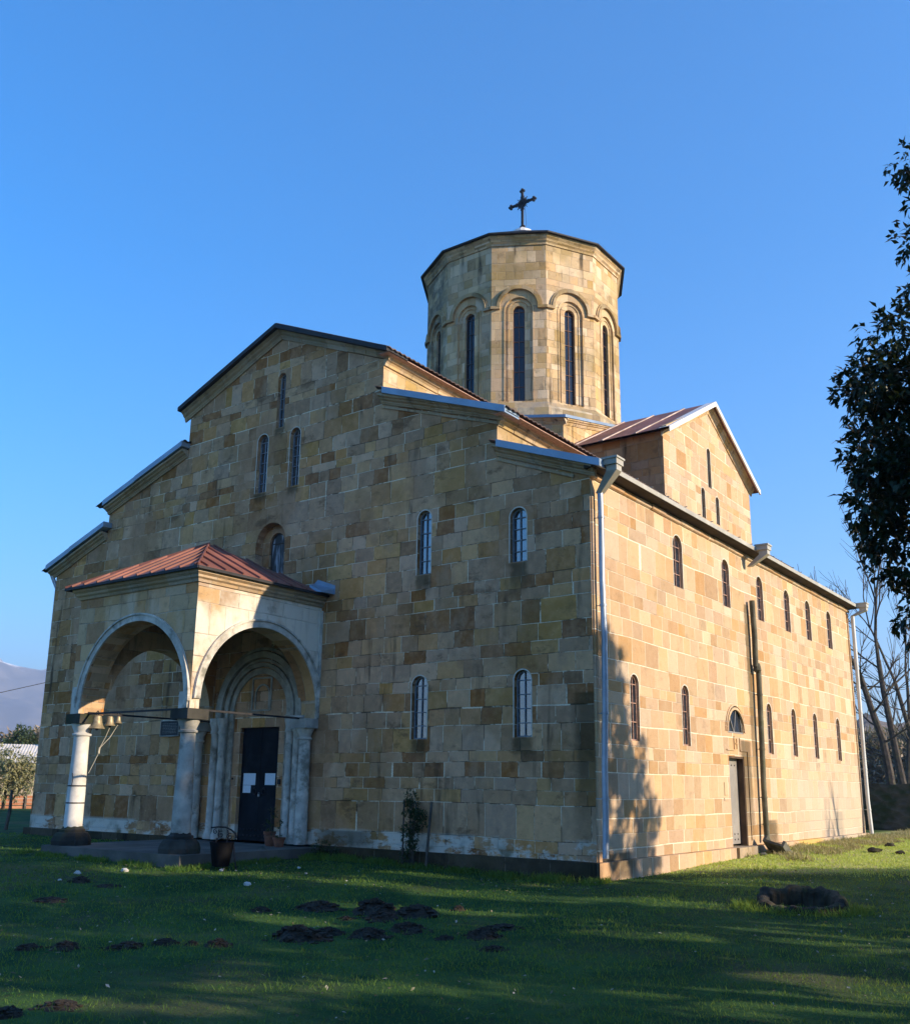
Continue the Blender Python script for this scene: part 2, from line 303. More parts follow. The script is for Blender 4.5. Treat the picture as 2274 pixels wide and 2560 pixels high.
# ------------------------------------------------------------------ mesh helper
class MB:
    def __init__(s): s.v = []; s.f = []; s.mi = []; s.uv = []
    def face(s, pts, mat=0, uv=None):
        pts = [Vector(p) for p in pts]
        b = len(s.v); s.v += [tuple(p) for p in pts]; s.f.append(tuple(range(b, b + len(pts)))); s.mi.append(mat)
        if uv is None:
            nn = Vector((0, 0, 0))
            for i in range(len(pts)): nn += pts[i].cross(pts[(i + 1) % len(pts)]) if False else (pts[i] - pts[0]).cross(pts[(i + 1) % len(pts)] - pts[0])
            if nn.length < 1e-12: nn = Vector((0, 0, 1))
            nn.normalize()
            if abs(nn.z) < .9:
                t = Vector((0, 0, 1)).cross(nn).normalized(); q = nn.cross(t)
            else:
                t = Vector((1, 0, 0)); q = Vector((0, 1, 0))
            uv = [(p.dot(t), p.dot(q)) for p in pts]
        s.uv.append(uv)
    def box(s, a, b, mat=0, M=None):
        x0, y0, z0 = a; x1, y1, z1 = b
        P = [Vector(p) for p in ((x0, y0, z0), (x1, y0, z0), (x1, y1, z0), (x0, y1, z0), (x0, y0, z1), (x1, y0, z1), (x1, y1, z1), (x0, y1, z1))]
        if M is not None: P = [M @ p for p in P]
        for q in ((0, 3, 2, 1), (4, 5, 6, 7), (0, 1, 5, 4), (1, 2, 6, 5), (2, 3, 7, 6), (3, 0, 4, 7)): s.face([P[i] for i in q], mat)
    def bar(s, p, q, w, h=None, mat=0, up=(0, 0, 1)):
        p = Vector(p); q = Vector(q); d = q - p; L = d.length; d.normalize(); up = Vector(up)
        if abs(d.dot(up)) > .98: up = Vector((1, 0, 0))
        sx = d.cross(up).normalized(); uz = sx.cross(d)
        h = h or w
        M = Matrix((( sx.x, d.x, uz.x, p.x), (sx.y, d.y, uz.y, p.y), (sx.z, d.z, uz.z, p.z), (0, 0, 0, 1)))
        s.box((-w / 2, 0, -h / 2), (w / 2, L, h / 2), mat, M)
    def tube(s, pts, rads, n=10, mat=0, caps=True):
        pts = [Vector(p) for p in pts]
        if not isinstance(rads, (list, tuple)): rads = [rads] * len(pts)
        rings = []
        d0 = (pts[1] - pts[0]).normalized(); a = d0.orthogonal().normalized()
        for i, p in enumerate(pts):
            d = (pts[min(i + 1, len(pts) - 1)] - pts[max(i - 1, 0)])
            if d.length < 1e-9: d = d0
            d.normalize(); a = (a - d * a.dot(d))
            a = a.normalized() if a.length > 1e-6 else d.orthogonal().normalized()
            b = d.cross(a)
            rings.append([p + (a * cos(2 * pi * k / n) + b * sin(2 * pi * k / n)) * rads[i] for k in range(n)])
        for i in range(len(rings) - 1):
            for k in range(n):
                s.face((rings[i][k], rings[i][(k + 1) % n], rings[i + 1][(k + 1) % n], rings[i + 1][k]), mat)
        if caps:
            s.face(rings[0][::-1], mat); s.face(rings[-1], mat)
    def lathe(s, prof, c=(0, 0, 0), n=20, mat=0, M=None, rot=0.0):
        c = Vector(c); R = []
        for r, z in prof:
            ring = [Vector((r * cos(2 * pi * k / n + rot), r * sin(2 * pi * k / n + rot), z)) for k in range(n)]
            R.append([(M @ p if M is not None else p) + c for p in ring])
        for i in range(len(R) - 1):
            for k in range(n):
                s.face((R[i][k], R[i][(k + 1) % n], R[i + 1][(k + 1) % n], R[i + 1][k]), mat)
        if prof[0][0] > 1e-4: s.face(R[0][::-1], mat)
        if prof[-1][0] > 1e-4: s.face(R[-1], mat)
    def build(s, name, mats, parent=None, smooth=False, merge=False):
        me = bpy.data.meshes.new(name)
        me.from_pydata(s.v, [], s.f)
        ul = me.uv_layers.new(name='UVMap')
        flat = [c for f in s.uv for q in f for c in q]
        ul.data.foreach_set('uv', flat)
        if not isinstance(mats, (list, tuple)): mats = [mats]
        for m in mats: me.materials.append(MAT[m] if isinstance(m, str) else m)
        me.polygons.foreach_set('material_index', s.mi)
        if merge or smooth:
            bm = bmesh.new(); bm.from_mesh(me); bmesh.ops.remove_doubles(bm, verts=bm.verts, dist=1e-4); bm.to_mesh(me); bm.free()
        if smooth:
            me.polygons.foreach_set('use_smooth', [True] * len(me.polygons))
            try: me.set_sharp_from_angle(angle=radians(40))
            except Exception: pass
        me.update()
        o = bpy.data.objects.new(name, me); COL.objects.link(o)
        if parent is not None: o.parent = parent; o.matrix_parent_inverse = parent.matrix_world.inverted() if False else Matrix.Translation(-parent_loc(parent))
        return o

def parent_loc(p):
    v = Vector((0, 0, 0))
    while p is not None: v = v + p.location; p = p.parent
    return v

def empty(name, loc=(0, 0, 0)):
    o = bpy.data.objects.new(name, None); COL.objects.link(o); o.location = loc; o.empty_display_size = .3
    return o
def tag(o, label=None, cat=None, group=None, kind=None):
    if label: o['label'] = label
    if cat: o['category'] = cat
    if group: o['group'] = group
    if kind: o['kind'] = kind
    return o
def dup(o, loc=None, rotz=None, scale=None, parent=None):
    c = o.copy(); COL.objects.link(c)
    if parent is not None: c.parent = parent
    if loc is not None: c.location = loc
    if rotz is not None: c.rotation_euler = (0, 0, rotz)
    if scale is not None: c.scale = scale
    for ch in o.children: dup(ch, parent=c)
    return c

class Fr:      # a wall's frame: a along, b up, d out
    def __init__(s, O, u, n): s.O = Vector(O); s.u = Vector(u).normalized(); s.n = Vector(n).normalized(); s.v = Vector((0, 0, 1))
    def __call__(s, a, b, d=0.0): return s.O + s.u * a + s.v * b + s.n * d
WEST = Fr((0, 0, 0), (1, 0, 0), (0, -1, 0))
SOUTH = Fr((0, 0, 0), (0, 1, 0), (1, 0, 0))

def arch(c, z0, zt, w, n=14):
    r = w / 2; zs = zt - r
    return [(c - r, z0), (c + r, z0)] + [(c + r * cos(pi * k / n), zs + r * sin(pi * k / n)) for k in range(n + 1)]

def wall(mb, fr, outer, holes=(), depth=0.0, d0=0.0, mat=0, rmat=None):
    """flat wall with openings; the reveals go in by depth"""
    loops = [[Vector((a, b, 0)) for a, b in outer]] + [[Vector((a, b, 0)) for a, b in h] for h in holes]
    flat = [p for l in loops for p in l]
    for tri in tessellate_polygon(loops):
        P = [flat[i] for i in tri]
        pts = [fr(p.x, p.y, d0) for p in P]
        if (pts[1] - pts[0]).cross(pts[2] - pts[0]).dot(fr.n) < 0: pts.reverse(); P.reverse()
        mb.face(pts, mat)
    dl = depth if isinstance(depth, (list, tuple)) else [depth] * len(holes)
    for h, dp in zip(holes, dl):
        k = len(h)
        area = sum(h[i][0] * h[(i + 1) % k][1] - h[(i + 1) % k][0] * h[i][1] for i in range(k))
        hh = h if area > 0 else h[::-1]
        for i in range(k):
            a, b = hh[i], hh[(i + 1) % k]
            q = [fr(*a, d0), fr(*b, d0), fr(*b, d0 - dp), fr(*a, d0 - dp)]
            mid = fr((a[0] + b[0]) / 2, (a[1] + b[1]) / 2, d0)
            cx = sum(p[0] for p in h) / k; cz = sum(p[1] for p in h) / k
            nn = (q[1] - q[0]).cross(q[2] - q[0])
            if nn.dot(fr(cx, cz, d0) - mid) < 0: q.reverse()
            mb.face(q, mat if rmat is None else rmat)

def slab(mb, fr, outer, holes, th, d0=0.0, mat=0, rmat=None):
    """wall of full thickness: both faces, the outer edge and the openings"""
    wall(mb, fr, outer, holes, th, d0, mat, rmat)
    back = Fr(fr.O + fr.n * (d0 - th), fr.u, -fr.n)
    wall(mb, back, outer, holes, 0.0, 0.0, mat)
    k = len(outer)
    for i in range(k):
        a, b = outer[i], outer[(i + 1) % k]
        q = [fr(*a, d0), fr(*a, d0 - th), fr(*b, d0 - th), fr(*b, d0)]
        mb.face(q, mat)

def ring(mb, fr, c, zs, r0, r1, d0, d1, n=24, mat=0, a0=0, a1=pi, legs=0.0):
    """half-round moulding of rectangular section between radius r0 and r1, from depth d0 out to d1"""
    A = [a0 + (a1 - a0) * k / n for k in range(n + 1)]
    pts0 = [(c + r0 * cos(a), zs + r0 * sin(a)) for a in A]; pts1 = [(c + r1 * cos(a), zs + r1 * sin(a)) for a in A]
    if legs:
        pts0 = [(c + r0, zs - legs)] + pts0 + [(c - r0, zs - legs)]
        pts1 = [(c + r1, zs - legs)] + pts1 + [(c - r1, zs - legs)]
    m = len(pts0)
    for i in range(m - 1):
        a, b, e, f = pts0[i], pts0[i + 1], pts1[i + 1], pts1[i]
        mb.face((fr(*f, d1), fr(*e, d1), fr(*b, d1), fr(*a, d1)), mat)
        mb.face((fr(*f, d0), fr(*e, d0), fr(*e, d1), fr(*f, d1)), mat)
        mb.face((fr(*a, d1), fr(*b, d1), fr(*b, d0), fr(*a, d0)), mat)
    for i in (0, m - 1):
        mb.face((fr(*pts0[i], d0), fr(*pts0[i], d1), fr(*pts1[i], d1), fr(*pts1[i], d0)), mat)

def molding(mb, fr, path, prof, mat=0, d0=0.0, wear=True):
    """profile (out, up) swept along a path in the wall's plane, mitred at its bends"""
    P = [Vector((a, b)) for a, b in path]; K = len(P); sec = []
    for i in range(K):
        ns = []
        for j in (i - 1, i):
            if 0 <= j < K - 1:
                t = (P[j + 1] - P[j]).normalized(); ns.append(Vector((-t.y, t.x)))
        m = ns[0] if len(ns) == 1 else (ns[0] + ns[1]).normalized()
        k = 1.0 / max(.3, m.dot(ns[0]))
        if len(ns) == 1: m = Vector((0, 1)); k = 1.0 / max(.3, abs(ns[0].y))
        sec.append([fr(P[i].x + m.x * k * u, P[i].y + m.y * k * u, d0 + o) for o, u in prof])
    L = len(prof); acc = 0.0; jr = random.Random(int(abs(path[0][0] * 100 + path[0][1] * 10)))
    for i in range(K - 1):
        seg = (P[i + 1] - P[i]).length; NS = max(1, int(seg / .62)); cut = [0.0] + [(k + jr.uniform(-.22, .22)) / NS for k in range(1, NS)] + [1.0]
        for k in range(NS):
            t0, t1 = cut[k] + (.004 / seg if k else 0), cut[k + 1] - (.004 / seg if k < NS - 1 else 0)
            jo, ju = (jr.uniform(-.009, .009), jr.uniform(-.007, .007)) if wear else (0, 0)
            jv = fr.n * jo + fr.v * ju; jw = fr.v * (jr.uniform(-.006, .006) if wear else 0)
            a = [p.lerp(q, t0) + (jv if pr[0] > .001 else Vector((0, 0, 0))) for p, q, pr in zip(sec[i], sec[i + 1], prof)]
            b = [p.lerp(q, t1) + ((jv + jw) if pr[0] > .001 else Vector((0, 0, 0))) for p, q, pr in zip(sec[i], sec[i + 1], prof)]
            for j in range(L - 1):
                vv = 100 + j * .02
                mb.face((a[j], b[j], b[j + 1], a[j + 1]), mat, [(acc + seg * t0, vv), (acc + seg * t1, vv), (acc + seg * t1, vv + .02), (acc + seg * t0, vv + .02)])
            mb.face(a, mat); mb.face(b[::-1], mat)
        acc += seg

def window(fr, c, z0, zt, w, depth, rows, fmat, parent, cols=2, gl='glass', edging=True, ft=.03, label=None, d0=0.0):
    """frame is the part; its pane and the plaster edging are sub-parts"""
    f = MB(); r = w / 2; zs = zt - r
    out = arch(c, z0, zt, w - .004); inn = arch(c, z0 + ft, zt - ft, w - 2 * ft)
    dF = d0 - depth + .03
    for i in range(len(out)):
        j = (i + 1) % len(out)
        f.face((fr(*out[i], dF), fr(*out[j], dF), fr(*inn[j], dF), fr(*inn[i], dF)))
        f.face((fr(*inn[i], dF), fr(*inn[j], dF), fr(*inn[j], dF - .05), fr(*inn[i], dF - .05)))
    t = .017
    for k in range(1, cols):
        x = c - r + w * k / cols
        a0 = fr(x - t / 2, z0 + ft, dF - .03); 
        f.bar(fr(x, z0 + ft, dF - .008), fr(x, zt - ft * .7, dF - .008), t, .022, up=fr.n)
    for k in range(1, rows + 1):
        z = z0 + (zs - z0) * k / rows
        f.bar(fr(c - r + ft * .8, z, dF - .010), fr(c + r - ft * .8, z, dF - .010), .018, t, up=fr.v)
    fo = f.build('window', fmat, parent)
    if label: fo['label'] = label
    g = MB(); tilt = random.uniform(-.006, .006)
    P = arch(c, z0 + .005, zt - .005, w - .01)
    g.face([fr(a, b, d0 - depth + .002 + tilt * (a - c) / r + .006) for a, b in P])
    g.build('pane', gl, fo)
    if edging:
        e = MB(); o2 = arch(c, z0 - .004, zt + .022, w + .044); i2 = arch(c, z0, zt, w - .002)
        o2 = o2[1:] + o2[:1]; i2 = i2[1:] + i2[:1]
        for i in range(len(o2) - 1):
            jit = random.uniform(.6, 1.15)
            e.face((fr(*i2[i], d0 + .004), fr(*o2[i], d0 + .004), fr(*o2[i + 1], d0 + .004), fr(*i2[i + 1], d0 + .004)))
        e.build('plaster_edging', 'plaster', fo)
    return fo

# ------------------------------------------------------------------ ground
def ground_z(x, y):
    west = min(1, max(0, -x / 9.0)); west = west * west * (3 - 2 * west)
    far = min(1, max(0, (y - 1.5) / 9.0)); far = far * far * (3 - 2 * far)
    near = min(1, max(0, (-y - 1.0) / 7.0)); near = near * near * (3 - 2 * near)
    z = -.30 + .13 * west + .19 * far * (1 - west) - .08 * near
    if x > 0: z += .0
    z += .035 * mnoise.noise((x * .35, y * .35, .3)) + .014 * mnoise.noise((x * 1.3, y * 1.3, 4.1))
    # uneven bank in front of the facade
    z += .05 * math.exp(-((y + 1.9) / .8) ** 2) * max(0, mnoise.noise((x * .6, 3.3, .7)) + .35) * (1 if -5 < x < 2 else .4)
    d = sqrt(x * x + y * y)
    if d > 45: z += min(1, (d - 45) / 60) * -.6
    return z

def gpix(u, v):    # point of the lawn under a pixel of the photograph
    d = (Fv * 2456.22 + Rv * (u - 1137) - Uv * (v - 1374.5)).normalized(); z = -.35; p = None
    for _ in range(6):
        t = (z - CAMPOS.z) / d.z; p = CAMPOS + d * t; z = ground_z(p.x, p.y)
    return p
# small gaps in the foliage through which the sun reaches the lawn
GAPS = np.array([gpix(u, v) for u, v in ((820, 2262), (880, 2263), (945, 2264), (1000, 2266), (1640, 2252), (1690, 2258), (1750, 2263), (1800, 2270), (1545, 2312), (1590, 2314), (1640, 2318), (1580, 2336), (1630, 2338), (1840, 2325), (1880, 2330), (1915, 2334), (1990, 2318), (2100, 2362), (2140, 2366),
    (2050, 2453), (2085, 2457), (2125, 2460), (2170, 2464), (1815, 2495), (1860, 2500), (1960, 2504), (2010, 2508), (1035, 2185), (1075, 2188), (1400, 2206), (1460, 2206), (1560, 2200), (905, 2207), (1875, 2202), (1190, 2282), (1245, 2280), (2230, 2355), (700, 2300), (60, 2500))])
GRAD = np.array([.20] * len(GAPS))
n = NT('lawn_soil'); o_ = n.obj()
lc = n.mix(n.sstep(n.noise(o_, 1.1, 5, .6), .4, .65), (.020, .062, .018), (.055, .11, .028))
lc = n.mix(n.math('MULTIPLY', n.sstep(n.noise(o_, .45, 4, .6), .5, .68), .5), lc, (.13, .105, .055))
lc = n.mix(n.math('MULTIPLY', n.sstep(n.noise(o_, 9, 4, .7), .55, .7), .6), lc, (.045, .038, .022))
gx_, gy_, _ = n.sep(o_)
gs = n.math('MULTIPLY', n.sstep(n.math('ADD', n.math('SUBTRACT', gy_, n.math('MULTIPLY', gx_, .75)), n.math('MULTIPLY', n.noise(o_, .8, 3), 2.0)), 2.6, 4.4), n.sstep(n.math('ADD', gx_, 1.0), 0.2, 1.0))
lc = n.mix(n.math('MULTIPLY', gs, .85), lc, n.mix(n.sstep(n.noise(o_, 2.3, 5, .65), .38, .62), (.44, .50, .14), (.46, .40, .20)))  # sun strip beyond the shadow edge painted paler into the soil
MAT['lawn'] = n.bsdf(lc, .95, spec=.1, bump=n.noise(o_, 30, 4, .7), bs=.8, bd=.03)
def grid_axis(lo, hi, step, far):
    a = list(np.arange(lo, hi + 1e-6, step)); s = step
    while a[-1] < far: s *= 1.25; a.append(a[-1] + s)
    s = step
    while a[0] > -far: s *= 1.25; a.insert(0, a[0] - s)
    return a
gx = grid_axis(-20, 12,   .25, 3300); gy = grid_axis(-16, 22,   .25, 3300)
vs = [(x, y, ground_z(x, y)) for y in gy for x in gx]
nx = len(gx)
fs = [(j * nx + i, j * nx + i + 1, (j + 1) * nx + i + 1, (j + 1) * nx + i) for j in range(len(gy) - 1) for i in range(nx - 1)]
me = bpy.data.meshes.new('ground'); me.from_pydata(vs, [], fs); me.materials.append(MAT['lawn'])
me.polygons.foreach_set('use_smooth', [True] * len(me.polygons))
ground = bpy.data.objects.new('ground', me); COL.objects.link(ground); tag(ground, kind='structure')
ground['label'] = 'lawn and meadow around the church'

# ------------------------------------------------------------------ the church
church = empty('stone_church')
tag(church, 'tan stone church with stepped gabled front, arched porch and many-sided drum', 'church')
XL, XLM, XLN, XC, XRN, XRM = -16.12, -14.0, -11.0, -7.9, -4.795, -1.93
LEN = 16.11
ZE = 6.43
# heights of the wall top along the facade
fac = [(XL, 0), (0, 0), (0, ZE), (XRM, 7.15), (XRM, 7.87), (XRN, 8.86), (XRN, 9.85), (XC, 11.16), (XLN, 9.86), (XLN, 8.90), (XLM, 7.93), (XLM, 7.25), (XL, ZE + .05)]
w_west = [(-3.618, 5.093, 6.366, .33, .11), (-1.468, 5.075, 6.085, .35, .11), (-3.655, 1.981, 3.15, .36, .11), (-1.385, 1.981, 3.135, .345, .11),
          (-7.836, 8.974, 10.302, .25, .12), (-8.345, 7.517, 8.91, .34, .12), (-7.311, 7.508, 8.865, .31, .12)]
NICHE = (-7.91, 5.2, 6.757, .94, .20)
holes = [arch(c, a, b, wd) for c, a, b, wd, d in w_west] + [arch(NICHE[0], NICHE[1], NICHE[2], NICHE[3], 18)]
door_hole = [(-8.49, 0.0), (-7.32, 0.0), (-7.32, 2.30), (-8.49, 2.30)]
# matching little windows of the left aisles, mostly behind the porch roof
w_left = [(-12.28, 5.09, 6.0, .33, .11), (-14.6, 4.9, 5.85, .33, .11)]
holes += [arch(c, a, b, wd) for c, a, b, wd, d in w_left]
mb = MB()
fac2 = [(XL, 0), (-8.49, 0), (-8.49, 2.30), (-7.32, 2.30), (-7.32, 0)] + fac[1:]
wall(mb, WEST, fac2, holes, [d for *_, d in w_west] + [NICHE[4]] + [d for *_, d in w_left])
# niche back with its own window
wall(mb, WEST, arch(NICHE[0], NICHE[1], NICHE[2], NICHE[3], 18), [arch(-7.91, 5.2, 6.57, .46)], .08, d0=-NICHE[4])
# door reveal
for q in (((-8.49, 0), (-8.49, 2.3)), ((-8.49, 2.3), (-7.32, 2.3)), ((-7.32, 2.3), (-7.32, 0))):
    a, b = q
    mb.face((WEST(*a, 0), WEST(*a, -.14), WEST(*b, -.14), WEST(*b, 0)))
mb.build('facade_wall', 'west', church)
for c, a, b, wd, d in w_west[:4] + w_left:
    window(WEST, c, a, b, wd, d, 4, 'frame_blue', church)
for c, a, b, wd, d in w_west[4:]:
    window(WEST, c, a, b, wd, d, 5, 'frame_blue', church, edging=(b < 9))
window(WEST, -7.91, 5.2, 6.57, .46, .08, 1, 'frame_dark', church, cols=1, gl='board', edging=False, d0=-NICHE[4], label='boarded arched window in deep niche')

# south wall
sw = [3.645, 6.22, 8.402, 10.396, 12.142, 14.087]
sl = [1.51, 3.732, 8.553, 10.342, 12.097, 14.209]
w_s = [(y, 5.065, 6.137,   .45 if i == 0 else .43, .085) for i, y in enumerate(sw)] + [(y, 1.962, 3.125, .345, .075) for y in sl]
LUN = [(5.90, 2.325), (6.80, 2.325)] + [(6.35 + .45 * cos(pi * k / 16), 2.325 + .60 * sin(pi * k / 16)) for k in range(17)]
sh = [arch(c, a, b, wd) for c, a, b, wd, d in w_s] + [LUN]
so = [(0, 0), (5.87, 0), (5.87, 1.84), (6.755, 1.84), (6.755, 0), (LEN, 0), (LEN, ZE), (0, ZE)]
mb = MB()
wall(mb, SOUTH, so, sh, [d for *_, d in w_s] + [.07])
for a, b in (((5.87, 0), (5.87, 1.84)), ((5.87, 1.84), (6.755, 1.84)), ((6.755, 1.84), (6.755, 0))):
    mb.face((SOUTH(*a, 0), SOUTH(*a, -.18), SOUTH(*b, -.18), SOUTH(*b, 0)))
mb.build('side_wall', 'south', church)
for c, a, b, wd, d in w_s: window(SOUTH, c, a, b, wd, d, 3, 'frame_brown', church, edging=True)
# half-round light over the side door
f = MB(); dF = -.022
for k in range(16):
    t0, t1 = pi * k / 16, pi * (k + 1) / 16
    A = [(6.35 + r * cos(t), 2.325 + s * sin(t)) for t in (t0, t1) for r, s in ((.45, .60), (.415, .56))]
    f.face((SOUTH(*A[0], dF), SOUTH(*A[2], dF), SOUTH(*A[3], dF), SOUTH(*A[1], dF)))
f.bar(SOUTH(5.91, 2.345, dF), SOUTH(6.79, 2.345, dF), .03, .03, up=(0, 0, 1))
f.bar(SOUTH(6.30, 2.33, dF), SOUTH(6.02, 2.74, dF), .022, .02, up=SOUTH.n)
f.bar(SOUTH(6.30, 2.33, dF), SOUTH(6.46, 2.90, dF), .022, .02, up=SOUTH.n)
lun = f.build('fanlight', 'doorw', church)
g = MB(); g.face([SOUTH(a, b, -.034) for a, b in LUN]); g.build('pane', 'glass', lun)
e = MB(); ring(e, SOUTH, 6.35, 2.36, .47, .52, 0, .03, 20); ring(e, SOUTH, 6.35, 2.36, .55, .59, 0, .022, 20); e.build('arch_moulding', 'south', church)
# carved lintel relief
r = MB()
for a, b in (((5.76, 1.97), (6.20, 1.97)), ((6.20, 1.97), (6.20, 2.25)), ((6.20, 2.25), (6.53, 2.25)), ((6.53, 2.25), (6.53, 1.97)), ((6.53, 1.97), (6.96, 1.97)), ((6.96, 1.97), (6.96, .1))):
    r.bar(SOUTH(*a, .006), SOUTH(*b, .006), .028, .03, up=SOUTH.n)
r.bar(SOUTH(6.365, 2.0, .006), SOUTH(6.365, 2.21, .006), .03, .022, up=SOUTH.n); r.bar(SOUTH(6.28, 2.11, .006), SOUTH(6.45, 2.11, .006), .03, .022, up=(0, 0, 1))
r.build('carved_lintel', 'south', church)
for a_, b_ in (((0, 5.5, .93), (.014, 5.72, .99)), ((0, 5.53, 1.03), (.012, 5.74, 1.30))):
    r = MB(); r.box(a_, b_); r.build('carved_panel', 'south', church)
# side door: one pale leaf, recess
d = MB(); d.box((-.178, 5.875, .04), (-.150, 6.75, 1.835)); sdoor = d.build('side_door', 'doorw', church)
for yy in (6.02, 6.2, 6.38, 6.56): 
    for zz, ns in ((1.66, 1), (.24, 1), (.13, 1)):
        s_ = MB(); s_.lathe([(0.0, .015), (.014, .01), (.02, 0)], (0, 0, 0), 8, M=Matrix.Translation((-.150, yy, zz)) @ Matrix.Rotation(pi / 2, 4, 'Y')); s_.build('stud', 'iron', sdoor)
h = MB(); h.tube([(-.130, 5.99 + .05 * cos(t), .98 + .055 * sin(t)) for t in np.linspace(0, 2 * pi, 16)], .009, 6); h.build('handle', 'iron', sdoor)
d = MB(); d.box((-.149, 6.725, .03), (-.012, 6.752, 1.83)); d.box((-.149, 5.9, 1.80), (-.012, 6.72, 1.836)); d.build('door_jamb', 'wooddark', church)
d = MB(); d.box((-.3, 5.8, -.26), (.16, 6.86, -.004)); d.build('door_step', 'plinth', church)

# hidden walls that close the building
mb = MB()
mb.face([(XL, 0, 0), (XL, 0, ZE), (XL, LEN, ZE), (XL, LEN, 0)])
EAST = Fr((0, LEN, 0), (-1, 0, 0), (0, 1, 0))
wall(mb, EAST, [(-a, b) for a, b in fac][::-1], [])
mb.build('rear_wall', 'west', church)
# clerestory strips
for x, s, z0, z1 in ((XRM, 1, 7.0, 8.0), (XRN, 1, 8.6, 9.95), (XLN, -1, 8.6, 9.95), (XLM, -1, 7.0, 8.0)):
    for ya, yb in ((0, 7.53), (13.68, LEN)):
        q = [(x, ya, z0), (x, yb, z0), (x, yb, z1), (x, ya, z1)]
        mb = MB(); mb.face(q if s > 0 else q[::-1]); mb.build('clerestory_wall', 'drum', church)
PR = [(0, -.17), (.03, -.17), (.045, -.12), (.08, -.085), (.12, -.07), (.12, -.03), (.17, 0), (0, 0)]
for x, s, z in ((XRM, 1, 7.93), (XRN, 1, 9.88)):
    mb = MB(); molding(mb, Fr((x, 0, 0), (0, 1, 0), (1, 0, 0)), [(-.0, z), (7.5, z)], PR); mb.build('clerestory_cornice', 'drum', church)

# plinth
mb = MB(); th = .10
for a, b in (((XL - th, 0), (-9.95, 0)), ((-6.2, 0), (th - .004, 0))):
    mb = MB(); mb.box((a[0], -th, -.7), (b[0], .02, -.003)); mb.build('plinth', 'mossplinth', church)
for ya, yb in ((-th + .004, 5.80), (6.86, LEN + th)):
    mb = MB(); mb.box((-.02, ya, -.7), (th, yb, -.006)); mb.build('plinth', 'south', church)
# shallow corner strip stones
for ya in (.02, LEN - .1):
    mb = MB(); mb.box((-.002, ya, 0), (.033, ya + .10, 6.35)); mb.build('corner_strip', 'south', church)

# facade cornices
PROF = [(0, 0), (.035, 0), (.045, .035), (.06, .05), (.06, .085), (.11, .12), (.12, .15), (.17, .185), (.17, .25), (0, .25)]
PROFn = [(a, b * 1.0) for a, b in PROF]
LP = [(a * 1.15, b * .72) for a, b in PROF]
B2 = [(0, 0), (.03, 0), (.03, .05), (0, .05)]
for path, pf in (([(XLN - .16, 9.80), (XC, 11.14), (XRN + .16, 9.80)], PROFn), ([(XLM, 7.86), (XLN, 8.86)], LP), ([(XRN, 8.84), (XRM + .14, 7.83)], LP),
                 ([(XRM, 7.15), (.14, 6.38)], LP), ([(XL - .14, 6.42), (XLM, 7.2)], LP), ([(XRN, 8.76), (XRM, 7.79)], B2), ([(XRM, 7.07), (-.3, 6.44)], B2)):
    mb = MB(); molding(mb, WEST, path, pf); mb.build('facade_cornice', 'trim', church)

# metal flashings on the facade rakes
def flashing(pa, pb, hgt, mat, name, back=.5, out=.25):
    m = MB(); A = Vector((pa[0], -out, pa[1])); B = Vector((pb[0], -out, pb[1])); up = Vector((0, 0, hgt)); bk = Vector((0, back, 0))
    m.face((A - up, B - up, B, A)); m.face((A, B, B + bk, A + bk)); m.face((A - up + Vector((0, .02, 0)), A + Vector((0, .02, 0)), B + Vector((0, .02, 0)), B - up + Vector((0, .02, 0))))
    m.face((B - up, B - up + bk, B + bk, B)); m.face((A - up, A, A + bk, A - up + bk))
    rt = Vector((0, out - .03, 0)); m.face((A - up, A - up + rt, B - up + rt, B - up))
    return m.build(name, mat, church)
def split(pa, pb, t): return (pa[0] + (pb[0] - pa[0]) * t, pa[1] + (pb[1] - pa[1]) * t)
for pa, pb in (((-1.80, 7.395), (.33, 6.615)), ((-4.62, 9.115), (-1.60, 8.02)), ((-14.0, 8.20), (-10.95, 9.22)), ((-16.3, 6.77), (-13.85, 7.62))):
    m = split(pa, pb, .42)
    flashing(pa, m, .135, 'galv', 'rake_flashing'); flashing((m[0] - .02, m[1] + .004), (pb[0], pb[1] + .004), .135, 'galv', 'rake_flashing', out=.255)
# nave roof edge, dark
for pa, pb in (((-11.2, 10.13), (XC, 11.45)), ((XC, 11.45), (-4.5, 9.985))):
    flashing(pa, pb, .105, 'edge', 'roof_edge', back=.7, out=.27)

# roofs (corrugated sheet)
def corr(x0, z0, x1, z1, y0, y1, th=.02, wl=.16, amp=.014):
    m = MB(); N = int((y1 - y0) / wl * 6); sl = (z1 - z0) / (x1 - x0)
    pr = [(y0 + (y1 - y0) * i / N, amp * sin(2 * pi * (y1 - y0) * i / N / wl)) for i in range(N + 1)]
    s = 1 if x0 > x1 else -1
    for i in range(N):
        (ya, ha), (yb, hb) = pr[i], pr[i + 1]
        q = [(x0, ya, z0 + ha), (x0, yb, z0 + hb), (x1, yb, z1 + hb), (x1, ya, z1 + ha)]
        m.face(q if s > 0 else q[::-1])
        q2 = [(p[0], p[1], p[2] - th) for p in q]
        m.face(q2[::-1] if s > 0 else q2)
        m.face([q2[0], q2[1], q[1], q[0]])
    return m
corr(-4.46, 9.97, XC, 11.47, -.24, 7.9).build('nave_roof', 'darkroof', church)
corr(-11.25, 10.12, XC, 11.47, -.24, 7.9).build('nave_roof', 'darkroof', church)
corr(-4.46, 9.97, XC, 11.47, 13.5, LEN + .2).build('nave_roof', 'darkroof', church)
corr(-11.25, 10.12, XC, 11.47, 13.5, LEN + .2).build('nave_roof', 'darkroof', church)
m = corr(-1.55, 8.0, -4.85, 9.19, -.23, 7.5); m.build('aisle_roof', 'darkroof', church)
